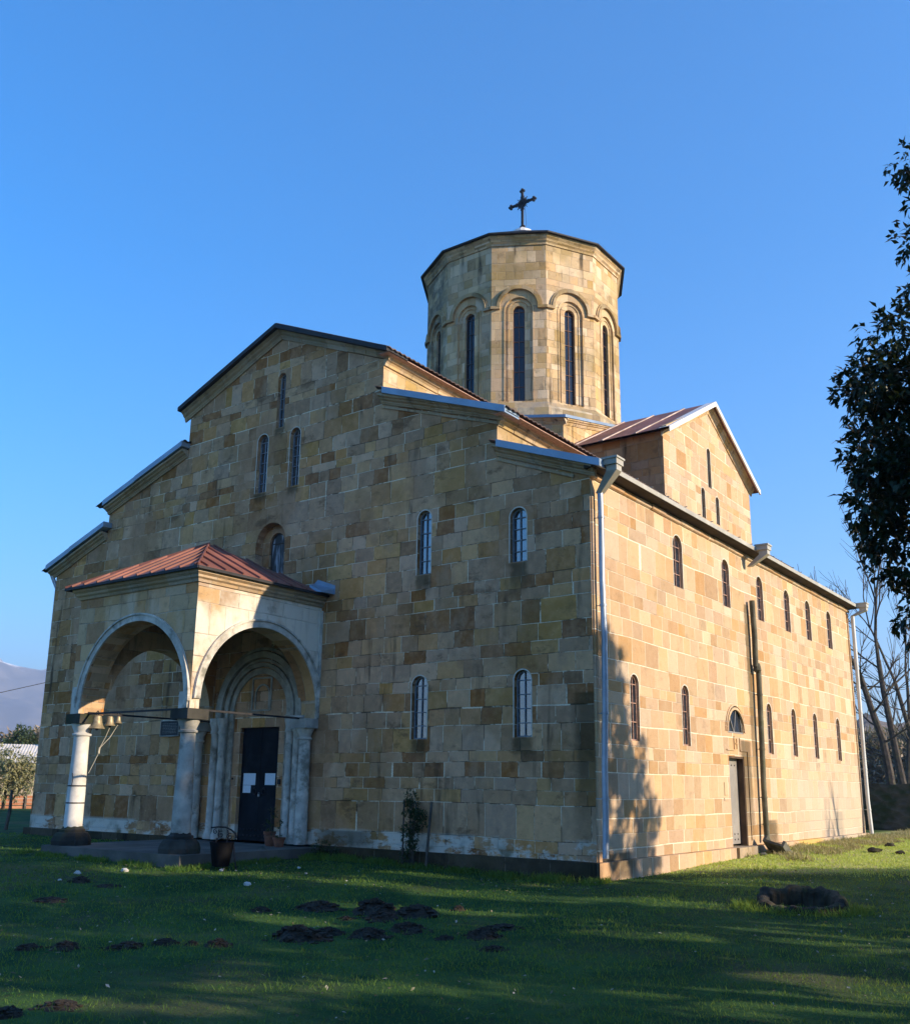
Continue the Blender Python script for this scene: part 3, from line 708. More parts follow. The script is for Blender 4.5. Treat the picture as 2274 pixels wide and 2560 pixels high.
m = corr(-1.55, 8.0, -4.85, 9.19, 13.7, LEN + .2); m.build('aisle_roof', 'darkroof', church)
corr(.25, 6.645, -2.0, 7.44, -.23, LEN + .25).build('aisle_roof', 'darkroof', church)
corr(-14.3, 8.10, -10.9, 9.24, -.23, LEN + .2).build('aisle_roof', 'darkroof', church)
corr(-16.5, 6.64, -13.9, 7.62, -.23, LEN + .2).build('aisle_roof', 'darkroof', church)
# eave boards under the upper eaves
for x, z in ((-4.56, 9.90), (-1.66, 7.94)):
    mb = MB(); mb.box((x - .22, -.2, z - .02), (x + .06, 7.4, z)); mb.build('eave_board', 'frame_brown', church)

# south eave: soffit, cornice, gutter
mb = MB(); mb.face(((.0, -.2, 6.505), (.285, -.2, 6.528), (.285, LEN + .2, 6.528), (.0, LEN + .2, 6.505))[::-1]); mb.face(((.0, -.2, 6.505), (.285, -.2, 6.528), (.285, -.2, 6.62), (.0, -.2, 6.70))); mb.build('soffit', 'soffit', church)
mb = MB(); molding(mb, SOUTH, [(-.02, 6.395), (LEN + .06, 6.395)], [(0, 0), (.02, 0), (.05, .018), (.06, .045), (.05, .072), (.03, .085), (.05, .10), (0, .10)]); mb.build('eave_cornice', 'south', church)
mb = MB(); mb.box((.195, -.12, 6.535), (.21, LEN + .25, 6.635)); mb.box((.21, -.12, 6.535), (.29, LEN + .25, 6.545)); mb.box((.29, -.12, 6.535), (.30, LEN + .25, 6.625))
mb.box((.195, -.135, 6.535), (.30, -.12, 6.635))
for k in range(22):
    y = .5 + k * .74 + random.uniform(-.1, .1)
    if y < LEN: mb.box((.12, y, 6.655), (.31, y + .02, 6.668))
mb.build('gutter', 'gutter', church)

def downpipe(y, pts, r, mat, hop=True, hz=6.5, hw=.13, elbow=None, name='downpipe', bands=True):
    m = MB(); m.tube(pts, r, 12)
    if bands:
        for k in (.12, .35, .58, .82):
            i = k * (len(pts) - 1); a = int(i); t = i - a
            p = Vector(pts[a]).lerp(Vector(pts[min(a + 1, len(pts) - 1)]), t)
            m.lathe([(r + .001, -.02), (r + .009, -.02), (r + .009, .02), (r + .001, .02)], p, 12)
            m.bar(p + Vector((-.01, 0, 0)), (0.0, p.y, p.z), .012, .012)
    o = m.build(name, mat, church, smooth=True)
    if hop:
        h = MB(); h.box((.30, y - hw, hz), (.58, y + hw, hz + .10)); h.box((.28, y - hw - .02, hz + .10), (.60, y + hw + .02, hz + .135))
        A = [(.56, y - hw * .72, hz), (.56, y + hw * .72, hz), (.36, y + hw * .72, hz), (.36, y - hw * .72, hz)]
        e = elbow; Bq = [(e[0] + .055, e[1] - .06, e[2]), (e[0] + .055, e[1] + .06, e[2]), (e[0] - .055, e[1] + .06, e[2]), (e[0] - .055, e[1] - .06, e[2])]
        A2 = [(p[0], p[1], hz - .10) for p in A]
        for P, Q in ((A, A2), (A2, Bq)):
            for i in range(4): h.face((P[i], Q[i], Q[(i + 1) % 4], P[(i + 1) % 4]))
        h.face(Bq[::-1])
        h.build('hopper', 'gutter', o)
    return o
downpipe(.02, [(.13, .13, 6.16), (.13, .14, 5.6), (.135, .12, 4.6), (.14, .15, 3.6), (.15, .10, 2.4), (.155, .03, 1.5), (.17, .0, .8), (.20, -.09, .07)], .052, 'pipe', hz=6.53, elbow=(.13, .13, 6.12))
downpipe(7.55, [(.11, 7.52, 5.40), (.11, 7.56, 4.6), (.10, 7.55, 3.88)], .062, 'oldpipe', hop=True, hz=6.55, elbow=(.12, 7.50, 6.20), bands=False)
downpipe(7.55, [(.12, 7.66, 3.86), (.12, 7.62, 2.6), (.11, 7.58, 1.2), (.12, 7.56, .55), (.14, 7.52, .10)], .060, 'oldpipe', hop=False)
mb = MB(); mb.lathe([(.06, -.1), (.095, -.06), (.085, .02), (.07, .09), (.05, .1)], (.115, 7.60, 3.86), 10); mb.build('pipe_joint', 'oldpipe', church)
downpipe(LEN + .12, [(.15, 16.14, 6.3), (.15, 16.15, 4.2), (.15, 16.14, 2.2), (.16, 16.12, .9), (.22, 16.02, -.02)], .055, 'palepipe', hz=6.53, elbow=(.15, 16.14, 6.28))
m = MB(); m.tube([(XL - .16, -.1, 6.62), (XL - .12, -.02, 6.42), (XL - .03, .06, 6.15), (XL - .04, .08, 3), (XL - .04, .08, .1)], .05, 10); m.build('downpipe', 'pipe', church, smooth=True)

# transept arm
TF = Fr((XRM, 0, 0), (0, 1, 0), (1, 0, 0)); TY0, TY1, TYC = 7.53, 13.68, 10.605
mb = MB()
tw = [(10.55, 9.245, 10.39, .24), (10.03, 8.27, 9.12, .25), (11.04, 8.3, 9.10, .25)]
wall(mb, TF, [(TY0, 7.0), (TY1, 7.0), (TY1, 9.95), (TYC, 11.50), (TY0, 9.95)], [arch(a, b, c, d) for a, b, c, d in tw], .1)
mb.build('transept_wall', 'south', church)
mb = MB()
mb.face([(XRM, TY0, 7.0), (XRM, TY0, 10.0), (XRN, TY0, 10.0), (XRN, TY0, 7.0)][::-1]); mb.build('transept_wall', 'shadedtransept', church); mb = MB()
mb.face([(XRM, TY1, 7.0), (XRM, TY1, 10.0), (XRN, TY1, 10.0), (XRN, TY1, 7.0)])
mb.build('transept_wall', 'south', church)
for a, b, c, d in tw: window(TF, a, b, c, d, .10, 3, 'frame_dark', church)
mb = MB(); molding(mb, TF, [(TY0 - .12, 9.80), (TYC, 11.43), (TY1 + .12, 9.80)], [(a * .9, b * .95) for a, b in PROF]); mb.build('transept_cornice', 'drum', church)
mb = MB(); TO = .28
for ya, za, yb, zb in ((TY0 - .2, 10.0, TYC, 11.75), (TYC, 11.75, TY1 + .24, 9.98)):
    xo = XRM + TO
    mb.face(((xo, ya, za - .14), (xo, yb, zb - .14), (xo, yb, zb), (xo, ya, za)))
    mb.face(((xo, ya, za), (xo, yb, zb), (xo - .3, yb, zb), (xo - .3, ya, za)))
    mb.face(((xo, ya, za - .14), (xo - .04, ya, za - .14), (xo - .04, yb, zb - .14), (xo, yb, zb - .14)))
    mb.face(((xo - .02, ya, za), (xo - .02, yb, zb), (xo - .02, yb, zb - .14), (xo - .02, ya, za - .14)))
mb.build('transept_flashing', 'whiteflash', church)
mb = MB()
for ya, za, yb, zb in ((TY0 - .2, 9.985, TYC, 11.735), (TY1 + .24, 9.965, TYC, 11.735)):
    q = [(XRM + .26, ya, za), (XRM + .26, yb, zb), (-7.0, yb, zb), (-7.0, ya, za)]
    mb.face(q if ya > yb else q[::-1])
    mb.face([(p[0], p[1], p[2] - .03) for p in (q[::-1] if ya > yb else q)])
    q2 = [(XRM + .26, ya, za), (-4.9, ya, za), (-4.9, ya, za - .05), (XRM + .26, ya, za - .05)]; mb.face(q2); mb.face(q2[::-1])
tr = mb.build('transept_roof', 'rust', church)
mb = MB()
for k in range(4):
    x = -2.6 - k * .95
    mb.bar((x, TY0 - .19, 10.0), (x, TYC, 11.745), .045, .035)
mb.build('roof_seam', 'seam', tr)

# crossing base under the drum
BX0, BX1, BY0, BY1 = -11.15, -4.79, 7.50, 13.70
mb = MB()
cxm, cym = (BX0 + BX1) / 2, (BY0 + BY1) / 2
ze, zp = 10.94, 11.60
mb.face([(BX0, BY0, 9.6), (BX1, BY0, 9.6), (BX1, BY0, ze), (cxm, BY0, zp), (BX0, BY0, ze)])
mb.face([(BX1, BY0, 9.6), (BX1, BY1, 9.6), (BX1, BY1, ze), (BX1, cym, zp), (BX1, BY0, ze)])
mb.face([(BX1, BY1, 9.6), (BX0, BY1, 9.6), (BX0, BY1, ze), (cxm, BY1, zp), (BX1, BY1, ze)])
mb.face([(BX0, BY1, 9.6), (BX0, BY0, 9.6), (BX0, BY0, ze), (BX0, cym, zp), (BX0, BY1, ze)])
mb.build('crossing_base', 'drum', church)
mb = MB()
fs_ = Fr((BX1, 0, 0), (0, 1, 0), (1, 0, 0)); molding(mb, fs_, [(BY0, ze - .19), (cym, zp - .19)], [(a * .8, b * .7) for a, b in PROF])
mb.build('crossing_cornice', 'drum', church); mb = MB(); fw_ = Fr((0, BY0, 0), (1, 0, 0), (0, -1, 0)); molding(mb, fw_, [(cxm, zp - .19), (BX1 + .1, ze - .19)], [(a * .8, b * .7) for a, b in PROF])
mb.build('crossing_cornice', 'drum', church)
mb = MB()
ov = .16; cen = (cxm, cym, 11.95)
cor = [(BX0 - ov, BY0 - ov, ze), (BX1 + ov, BY0 - ov, ze), (BX1 + ov, BY1 + ov, ze), (BX0 - ov, BY1 + ov, ze)]
mid = [(cxm, BY0 - ov, zp + .02), (BX1 + ov, cym, zp + .02), (cxm, BY1 + ov, zp + .02), (BX0 - ov, cym, zp + .02)]
for i in range(4):
    a, b, m_ = cor[i], cor[(i + 1) % 4], mid[i]
    for q in ((a, m_, cen), (m_, b, cen)):
        mb.face([Vector(p) + Vector((0, 0, .03)) for p in q]); mb.face([Vector(p) for p in q][::-1])
    for p, q in ((a, m_), (m_, b)):
        p = Vector(p); q = Vector(q); mb.face((p + Vector((0, 0, -.05)), q + Vector((0, 0, -.05)), q + Vector((0, 0, .03)), p + Vector((0, 0, .03))))
mb.build('crossing_roof', 'galv', church)

# ------------------------------------------------------------------ drum
DX, DY, DR = -8.03, 10.60, 3.14
AP = DR * cos(pi / 12); HW = DR * sin(pi / 12)
drum = MB(); dcor = MB(); dskirt = MB(); darch = MB(); dmould = MB()
wins = []
for k in range(12):
    a = radians(30 * k)
    nn = (sin(a), -cos(a), 0); uu = (cos(a), sin(a), 0)
    fr = Fr((DX + nn[0] * AP, DY + nn[1] * AP, 0), uu, nn)
    rec = arch(0, 11.99, 15.27, .80, 16)
    wall(drum, fr, [(-HW, 11.93), (HW, 11.93), (HW, 17.1), (-HW, 17.1)], [rec], .05)
    wall(drum, fr, rec, [arch(0, 12.0, 15.03, .345)], .13, d0=-.05)
    # stepped roll round the recess
    ring(dmould, fr, 0, 14.87, .405, .44, 0, .018, 16, legs=2.85)
    ring(dmould, fr, 0, 14.87, .29, .325, -.05, -.025, 16, legs=2.85)
    # hood arch with level returns that meet the next facet's
    ring(darch, fr, 0, 14.97, .56, .645, 0, .085, 16)
    ring(darch, fr, 0, 14.97, .645, .70, 0, .05, 16)
    ew = HW + .085 * math.tan(pi / 12)
    for s in (-1, 1):
        x0, x1 = (.56, ew) if s > 0 else (-ew, -.56)
        P = [fr(x0, 14.90, 0), fr(x1, 14.90, 0), fr(x1, 14.90, .08), fr(x0, 14.90, .08)]
        Q = [p + Vector((0, 0, .085)) for p in P]
        darch.face((P[3], P[2], Q[2], Q[3])); darch.face((P[0], P[1], P[2], P[3])[::-1] if False else (P[0], P[1], P[2], P[3])); darch.face((Q[3], Q[2], Q[1], Q[0]))
        j = 0 if s > 0 else 1
        darch.face((P[0], P[3], Q[3], Q[0]) if s > 0 else (P[1], Q[1], Q[2], P[2]))
    for (o0, z0), (o1, z1) in zip(*[iter([])] * 2) if False else []: pass
    PRD = [(0, 16.98), (.03, 16.98), (.04, 17.04), (.08, 17.09), (.09, 17.14), (.145, 17.20), (.15, 17.27), (.0, 17.27)]
    for (o0, z0), (o1, z1) in zip(PRD[:-1], PRD[1:]):
        h0 = HW + o0 * math.tan(pi / 12); h1 = HW + o1 * math.tan(pi / 12)
        dcor.face((fr(-h0, z0, o0), fr(h0, z0, o0), fr(h1, z1, o1), fr(-h1, z1, o1)))
    # sloped skirt under the windows
    h0 = HW + .16 * math.tan(pi / 12); h2 = HW + .22 * math.tan(pi / 12)
    dskirt.face((fr(-h0, 11.72, .16), fr(h0, 11.72, .16), fr(HW, 11.95, .0), fr(-HW, 11.95, .0)))
    dskirt.face((fr(-h0, 11.3, .16), fr(h0, 11.3, .16), fr(h0, 11.72, .16), fr(-h0, 11.72, .16)))
    wins.append(fr)
dr = drum.build('drum', 'drum', church)
dcor.build('drum_cornice', 'drum', dr); dskirt.build('drum_skirt', 'drumgrey', dr); darch.build('hood_moulding', 'drumtrim', dr); dmould.build('window_moulding', 'drum', dr)
for k, fr in enumerate(wins):
    if k in (10, 11, 0, 1, 2, 3, 4):
        window(fr, 0, 12.0, 15.03, .345, .11, 6, 'frame_drum' if k in (1, 2, 3) else 'frame_dark', church, edging=False, d0=-.05, ft=.02, gl='glassd')
    else:
        window(fr, 0, 12.0, 15.03, .345, .11, 6, 'frame_dark', church, edging=False, d0=-.05, ft=.02, gl='glassd')
m = MB(); RR = DR + .26
for k in range(12):
    a0, a1 = radians(30 * k - 15), radians(30 * k + 15)
    P = [(DX + RR * sin(a), DY - RR * cos(a), 17.31) for a in (a0, a1)]
    N = 5; 
    m.face((P[0], P[1], (DX, DY, 19.36)))
    L = [(p[0], p[1], 17.265) for p in P]
    m.face((L[0], L[1], P[1], P[0])); m.face((L[1], L[0], (DX + DR * .92 * sin(a0), DY - DR * .9 * cos(a0), 17.28), (DX + DR * .9 * sin(a1), DY - DR * .9 * cos(a1), 17.28)))
m.build('drum_roof', 'edge', church)
m = MB(); m.lathe([(.40, 19.13), (.38, 19.22), (.12, 19.40), (.05, 19.46), (0, 19.47)], (DX, DY, 0), 16); m.build('roof_cap', 'whiteflash', church)
# cross
cr = MB(); zc = 20.38
def flat_cross(mb, cx, cy, z0, z1, zc, hw):
    mb.bar((cx, cy, z0), (cx, cy, z1), .075, .06, up=(0, 1, 0))
    mb.bar((cx - hw, cy, zc), (cx + hw, cy, zc), .06, .075)
    for p in ((cx, cy, z1), (cx - hw, cy, zc), (cx + hw, cy, zc), (cx, cy, z0 + .1)):
        for dx, dz in ((.06, 0), (-.06, 0), (0, .06), (0, -.06)):
            mb.lathe([(0, -.045), (.045, -.03), (.055, 0), (.045, .03), (0, .045)], (p[0] + dx * .9, cy, p[2] + dz * .9), 8)
flat_cross(cr, DX, DY, 19.38, 20.84, zc, .45)
for k in range(24):
    t = 2 * pi * k / 24; L = .27 if k % 2 else .21
    cr.bar((DX + .1 * cos(t), DY, zc + .1 * sin(t)), (DX + L * cos(t), DY, zc + L * sin(t)), .022, .022, up=(0, 1, 0))
cr.lathe([(.02, -.02), (.16, -.02), (.16, .02), (.02, .02)], (0, 0, 0), 16, M=Matrix.Translation((DX, DY, zc)) @ Matrix.Rotation(pi / 2, 4, 'X'))
cr.tube([(DX + .09, DY, 20.3), (DX + .14, DY - .02, 19.9), (DX + .17, DY - .03, 19.42)], .006, 5)
cr.build('roof_cross', 'iron', church)

# ------------------------------------------------------------------ porch
porch = empty('porch'); porch.parent = church
PX0, PX1, PY = -9.86, -6.257, -3.204; TH = .46; ZA, ZC = 2.42, 4.75
PF = Fr((0, PY, 0), (1, 0, 0), (0, -1, 0)); PRt = Fr((PX1, 0, 0), (0, 1, 0), (1, 0, 0)); PLf = Fr((PX0, 0, 0), (0, -1, 0), (-1, 0, 0))
def arch_open(c, r, zs, z0, n=28): return [(c - r, z0)] + [(c + r * cos(pi - pi * k / n), zs + r * sin(pi - pi * k / n)) for k in range(n + 1)] + [(c + r, z0)]
def prism(pts, fr, d0, d1):
    m = MB(); k = len(pts); A = [fr(a, b, d0) for a, b in pts]; B = [fr(a, b, d1) for a, b in pts]
    m.face(A); m.face(B[::-1])
    for i in range(k): m.face((A[i], B[i], B[(i + 1) % k], A[(i + 1) % k])[::-1])
    o = m.build('cutter', 'porch', None, merge=True)
    bm = bmesh.new(); bm.from_mesh(o.data); bmesh.ops.recalc_face_normals(bm, faces=bm.faces); bm.to_mesh(o.data); bm.free()
    return o
def carve(name, base, cutters, mat, parent):
    for c in cutters:
        md = base.modifiers.new('cut', 'BOOLEAN'); md.operation = 'DIFFERENCE'; md.solver = 'EXACT'; md.object = c
    me_ = bpy.data.meshes.new_from_object(base.evaluated_get(bpy.context.evaluated_depsgraph_get()))
    m = MB()
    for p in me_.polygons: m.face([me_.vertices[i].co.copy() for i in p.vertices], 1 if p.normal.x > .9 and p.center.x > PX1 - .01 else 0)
    for o in [base] + cutters: bpy.data.objects.remove(o)
    return m.build(name, mat, parent)
bb = MB(); bb.box((PX0, PY, ZA), (PX1, -.003, ZC)); bb = bb.build('cutter', 'porch', None, merge=True)
ib = MB(); ib.box((PX0 + TH, PY + TH, ZA - 1), (PX1 - TH, 1, 4.42)); ib = ib.build('cutter', 'porch', None, merge=True)
bpy.context.view_layer.update()
fa = [(-7.97 - 1.555, ZA - 1)] + arch_open(-7.97, 1.555, 2.55, ZA)[1:-1] + [(-7.97 + 1.555, ZA - 1)]
def cl(c, r, zs): return [(c - r, ZA - 1)] + arch_open(c, r, zs, ZA)[1:-1] + [(c + r, ZA - 1)]
c1 = prism(cl(-7.97, 1.555, 2.55), PF, .5, -TH - .1)
c2 = prism(cl(-1.535, 1.46, 2.60), PRt, .5, -TH - .1)
c3 = prism(cl(1.40, 1.28, 2.60), PLf, .5, -TH - .1)
bpy.context.view_layer.update()
carve('porch_wall', bb, [ib, c1, c2, c3], ['porch', 'porchside'], porch)
mb = MB()
ring(mb, PF, -7.97, 2.55, 1.56, 1.675, 0, .03, 32, legs=.12); ring(mb, PF, -7.97, 2.55, 1.675, 1.71, 0, .055, 32)
ring(mb, PRt, -1.535, 2.60, 1.462, 1.585, 0, .03, 32); ring(mb, PRt, -1.535, 2.60, 1.585, 1.62, 0, .055, 32)
mb.build('arch_ring', 'white', porch)
mb = MB()
PC = [(0, 4.69), (.03, 4.69), (.045, 4.74), (.08, 4.77), (.085, 4.81), (.13, 4.85), (.14, 4.90), (0, 4.90)]
cnr = [(PX0, 0), (PX0, PY), (PX1, PY), (PX1, 0)]
def off(o): return [Vector((PX0 - o, 0, 0)), Vector((PX0 - o, PY - o, 0)), Vector((PX1 + o, PY - o, 0)), Vector((PX1 + o, 0, 0))]
for (o0, z0), (o1, z1) in zip(PC[:-1], PC[1:]):
    A, B = off(o0), off(o1)
    for i in range(3):
        f0 = [A[i] + Vector((0, 0, z0)), A[i + 1] + Vector((0, 0, z0)), B[i + 1] + Vector((0, 0, z1)), B[i] + Vector((0, 0, z1))]
        mb.face(f0)
mb.build('porch_cornice', 'trim', porch)
# pyramid roof with standing seams
mb = MB(); ex = .19
R_ = [Vector((PX0 - ex - .12, -.01, 4.945)), Vector((PX0 - ex - .12, PY - ex, 4.945)), Vector((PX1 + ex, PY - ex, 4.945)), Vector((PX1 + ex, -.01, 4.945))]
apx = Vector((-8.06, -1.55, 5.97))
for i in range(4):
    a, b = R_[i], R_[(i + 1) % 4]
    if i < 3 or True: mb.face((a, b, apx))
    dn = Vector((0, 0, -.03)); mb.face((a + dn, b + dn, b, a)); mb.face((b + dn, a + dn, apx + dn))
proof = mb.build('porch_roof', 'rust', porch)
mb = MB()
def seam(p, q): mb.bar(p + Vector((0, 0, .012)), q + Vector((0, 0, .012)), .028, .05)
for i in (0, 1, 2):
    a, b = R_[i], R_[i + 1]; mid_ = (a + b) / 2
    e = b - a; L = e.length; ed = e.normalized(); tA = (apx - a).dot(ed)
    k = .22
    while k < L - .1:
        p = a + ed * k
        # seam runs up the slope, perpendicular to the eave, until it meets a hip
        t = (k / tA) if k < tA else (L - k) / (L - tA)
        up = (apx - (a + ed * tA)) * t
        seam(p, p + up)
        k += .42
for c in R_[1:3]: seam(c, apx)
mb.build('roof_seam', 'rust', proof)
mb = MB()
for i in range(3):
    a, b = R_[i], R_[i + 1]; mb.bar(a + Vector((0, 0, -.03)), b + Vector((0, 0, -.03)), .03, .05)
mb.build('roof_edge', 'edge', porch)
mb = MB()
mb.face(((-6.5, -.02, 5.22), (-5.95, -.02, 5.06), (-6.0, -.33, 4.98), (-6.35, -.30, 5.14)))
mb.face(((-5.95, -.02, 5.06), (-5.90, -.02, 4.93), (-5.93, -.36, 4.93), (-6.0, -.33, 4.98)))
mb.face(((-6.62, -.015, 5.12), (-5.9, -.015, 4.94), (-5.9, -.015, 5.12), (-6.4, -.015, 5.30)))
mb.face(((-6.35, -.30, 5.14), (-6.0, -.33, 4.98), (-5.93, -.36, 4.93), (-6.3, -.34, 5.0)))
mb.build('valley_flashing', 'galv', porch)
# columns
def column(x, y, r0, r1, engaged=False, zc=(2.05, 2.24, 2.42), sq=.235, base=True):
    m = MB()
    m.lathe([(r0, 0.0), (r0 * 1.02, .25), (r0, .9), (r1 * 1.02, 1.7), (r1, 2.0), (r1 + .03, 2.01), (r1 + .035, 2.045), (r1 + .005, 2.06), (r1 + .015, 2.10), (r1 + .05, 2.18), (r1 + .075, 2.235)], (x, y, 0), 24, 0)
    for a, bz0, bz1 in ((sq, 2.235, 2.42),):
        q = [(x - a, y - a), (x + a, y - a), (x + a, y + a), (x - a, y + a)]
        m.box((x - a, y - a, bz0), (x + a, y + a, bz1), 1)
    return m
for x, y, a, b in ((-6.44, -3.04, .165, .132), (-9.63, -3.04, .168, .145)):
    column(x, y, a, b).build('column', ['grey' if x > -8 else 'whitecol', 'moss'], porch, smooth=True)
    m = MB(); m.lathe([(.36, -.25), (.37, .05), (.34, .13), (.29, .19), (.24, .20), (.24, .25), (a + .03, .27), (a + .01, .31)], (x, y, 0), 8, rot=pi / 8)
    m.v = [(p[0] + .014 * mnoise.noise((p[0] * 6, p[1] * 6, p[2] * 6)), p[1] + .014 * mnoise.noise((p[0] * 6, p[1] * 6, p[2] * 6 + 9)), p[2]) for p in m.v]; m.build('column_base', 'moss', porch)
for x, y, a, b in ((-6.42, -.15, .125, .112), (-9.66, -.15, .12, .105)):
    column(x, y, a, b, sq=.20, base=False).build('column', ['white', 'grey'], porch, smooth=True)
mb = MB()  # iron ties and bands
for p, q in (((PX0 + .05, PY + .12, 2.425), (PX1 - .05, PY + .12, 2.425)), ((PX1 - .16, PY + .1, 2.42), (PX1 - .16, -.05, 2.42)), ((-9.40, PY + .1, 2.445), (-9.40, -.05, 2.445))):
    mb = MB(); mb.bar(p, q, .03, .035); mb.build('tie_rod', 'iron', porch)
mb = MB()
for z in (1.06, .74): mb.lathe([(.160, -.012), (.172, -.012), (.172, .012), (.160, .012)], (-9.63, -3.04, z), 16)
mb.tube([(-9.55, -3.22, 1.30), (-9.50, -3.225, 1.2), (-9.52, -3.225, 1.06)], .008, 5)
mb.build('column_band', 'iron', porch)
mb = MB(); mb.box((-10.0, -3.42, -.32), (-5.95, -.1, -.035)); mb.build('porch_floor', 'paving', porch)
# upper wall respond strip on the right, whitewashed
mb = MB(); mb.box((PX1 - .02, -.045, 2.43), (PX1 + .05, -.002, 4.62)); mb.build('plaster_strip', 'white', porch)
mb = MB(); mb.box((PX1 - .30, PY - .006, ZA), (PX1 - .02, PY, 2.72)); mb.box((PX0 + .02, PY - .006, ZA), (PX0 + .29, PY, 2.95)); mb.build('plaster_patch', 'white', porch)

# portal round the main door
mb = MB(); zs = 2.62; xc = -7.905
for r0, r1, d in ((.80, .92, .035), (.95, 1.03, .07), (1.06, 1.11, .045), (1.14, 1.27, .10), (1.30, 1.36, .06)):
    ring(mb, WEST, xc, zs, r0, r1, 0, d, 32, legs=zs - .02)
mb.build('portal_moulding', 'carved', church)
for s in (-1, 1):
    for rr, cx_ in ((.075, 1.02), (.085, 1.24)):
        x = xc + s * cx_
        mb = MB(); mb.lathe([(rr * 1.5, 0), (rr * 1.5, .08), (rr, .16), (rr, 2.15), (rr * 1.35, 2.2), (rr * 1.1, 2.26), (rr * 1.6, 2.4), (rr * 1.6, 2.5)], (x, -.12, 0), 14); mb.build('portal_shaft', 'white', church, smooth=True)
for s in (-1, 1):   # vine scroll strips on the jambs
    x = xc + s * .86
    mb = MB(); mb.box((x - .07, -.04, .03), (x + .07, -.001, 2.55))
    for k in range(16):
        z = .14 + k * .15; t0 = 0 if k % 2 else pi
        mb.tube([(x + .045 * cos(t0 + t) , -.045, z + .055 * sin(t)) for t in np.linspace(-.6, 4.2, 10)], .010, 5)
    mb.build('carved_strip', 'carved', church)
mb = MB()  # tympanum panel
px0, px1, pz0, pz1 = -8.175, -7.613, 2.65, 3.33
for a, b in (((px0, pz0), (px1, pz0)), ((px1, pz0), (px1, pz1)), ((px1, pz1), (px0, pz1)), ((px0, pz1), (px0, pz0))):
    mb.bar(WEST(*a, .01), WEST(*b, .01), .035, .03, up=WEST.n)
ring(mb, WEST, (px0 + px1) / 2 + .03, 2.98, .19, .225, 0, .025, 16, legs=.3)
mb.build('tympanum_panel', 'carved', church)
# main door
dm = MB()
dm.box((-8.485, .085, 0.0), (-7.907, .14, 2.295)); dm.box((-7.903, .085, 0.0), (-7.325, .14, 2.295)); dm.box((-8.485, .10, 0.0), (-7.325, .16, 2.29))
mdoor = dm.build('main_door', 'door', church)
for k in range(10):
    for z in (.10, .22):
        s_ = MB(); s_.lathe([(0, .02), (.018, .012), (.024, 0)], (0, 0, 0), 8, M=Matrix.Translation((-8.41 + k * .112, .085, z)) @ Matrix.Rotation(pi / 2, 4, 'X')); s_.build('stud', 'iron', mdoor)
for x in (-8.03, -7.76):
    h = MB(); h.tube([(x + .055 * cos(t), .07, .985 + .06 * sin(t)) for t in np.linspace(0, 2 * pi, 18)], .010, 6); h.lathe([(0, .03), (.025, .02), (.03, 0)], (0, 0, 0), 8, M=Matrix.Translation((x, .085, 1.05)) @ Matrix.Rotation(pi / 2, 4, 'X')); h.build('handle', 'iron', mdoor)
h = MB(); h.box((-7.915, .055, .885), (-7.875, .08, .93)); h.tube([(-7.91, .07, .93), (-7.91, .07, .96), (-7.88, .07, .96), (-7.88, .07, .93)], .005, 5); h.build('padlock', 'pipe', mdoor)
# small plug boxes beside the door
h = MB(); h.box((-7.27, -.03, 1.14), (-7.20, -.001, 1.24)); h.box((-8.66, -.02, 1.22), (-8.63, -.001, 1.26)); h.build('switch_box', 'iron', church)

# ------------------------------------------------------------------ things at the porch
n = NT('notice_paper'); uvp = n.uv(); pu, pv, _ = n.sep(n.obj())
ln = n.math('FRACT', n.math('MULTIPLY', pv, 42)); 
pzz = n.sep(n.obj())[2]
lines = n.math('MULTIPLY', n.sstep(n.math('FRACT', n.math('MULTIPLY', pzz, 38)), .55, .7), n.sstep(n.noise(n.scalev(n.obj(), (60, 1, 38)), 1, 2), .42, .55))
MAT['paper'] = n.bsdf(n.mix(n.math('MULTIPLY', lines, .35), (.70, .78, .84), (.35, .42, .5)), .8)
def paper(x0, x1, z0, z1, label):
    m = MB(); y = .079; N = 4
    def P(i, j): 
        x = x0 + (x1 - x0) * i / N; z = z0 + (z1 - z0) * j / N
        return (x, y - .004 * sin(pi * i / N) - .003 * (j == 0), z)
    for i in range(N):
        for j in range(N):
            q = (P(i, j), P(i + 1, j), P(i + 1, j + 1), P(i, j + 1)); m.face(q)
    for i in range(N):
        q = [Vector(P(i, 0)), Vector(P(i + 1, 0)), Vector(P(i + 1, N)), Vector(P(i, N))]
        m.face([p + Vector((0, .003, 0)) for p in q][::-1])
    o = m.build('paper_notice', 'paper'); tag(o, label, 'notice', 'paper notices on the main door'); return o
paper(-8.40, -8.03, 1.115, 1.355, 'wide white paper notice on the left leaf of the dark door')
paper(-8.40, -8.16, .955, 1.110, 'smaller white paper notice below another on the left door leaf')
paper(-7.745, -7.445, 1.12, 1.357, 'white paper notice alone on the right leaf of the dark door')

m = MB(); m.box((-11.12, -.045, 2.18), (-10.50, -.003, 2.50)); 
pq = m.build('wall_plaque', 'plaque'); tag(pq, 'black rectangular plaque on the front wall beside the porch column', 'plaque')
m = MB()
for a, b in (((-11.13, 2.17), (-10.49, 2.17)), ((-11.13, 2.51), (-10.49, 2.51)), ((-11.13, 2.17), (-11.13, 2.51)), ((-10.49, 2.17), (-10.49, 2.51))): m.bar(WEST(*a, .03), WEST(*b, .03), .02, .05, up=WEST.n)
m.build('frame', 'grey', pq)
m = MB(); rr = random.Random(3)
for k in range(7):
    x = -11.06
    while x < -10.58:
        L = rr.uniform(.02, .07); m.box((x, -.048, 2.235 + k * .034), (x + L, -.0455, 2.243 + k * .034)); x += L + rr.uniform(.012, .025)
m.build('inscription', 'grey', pq)

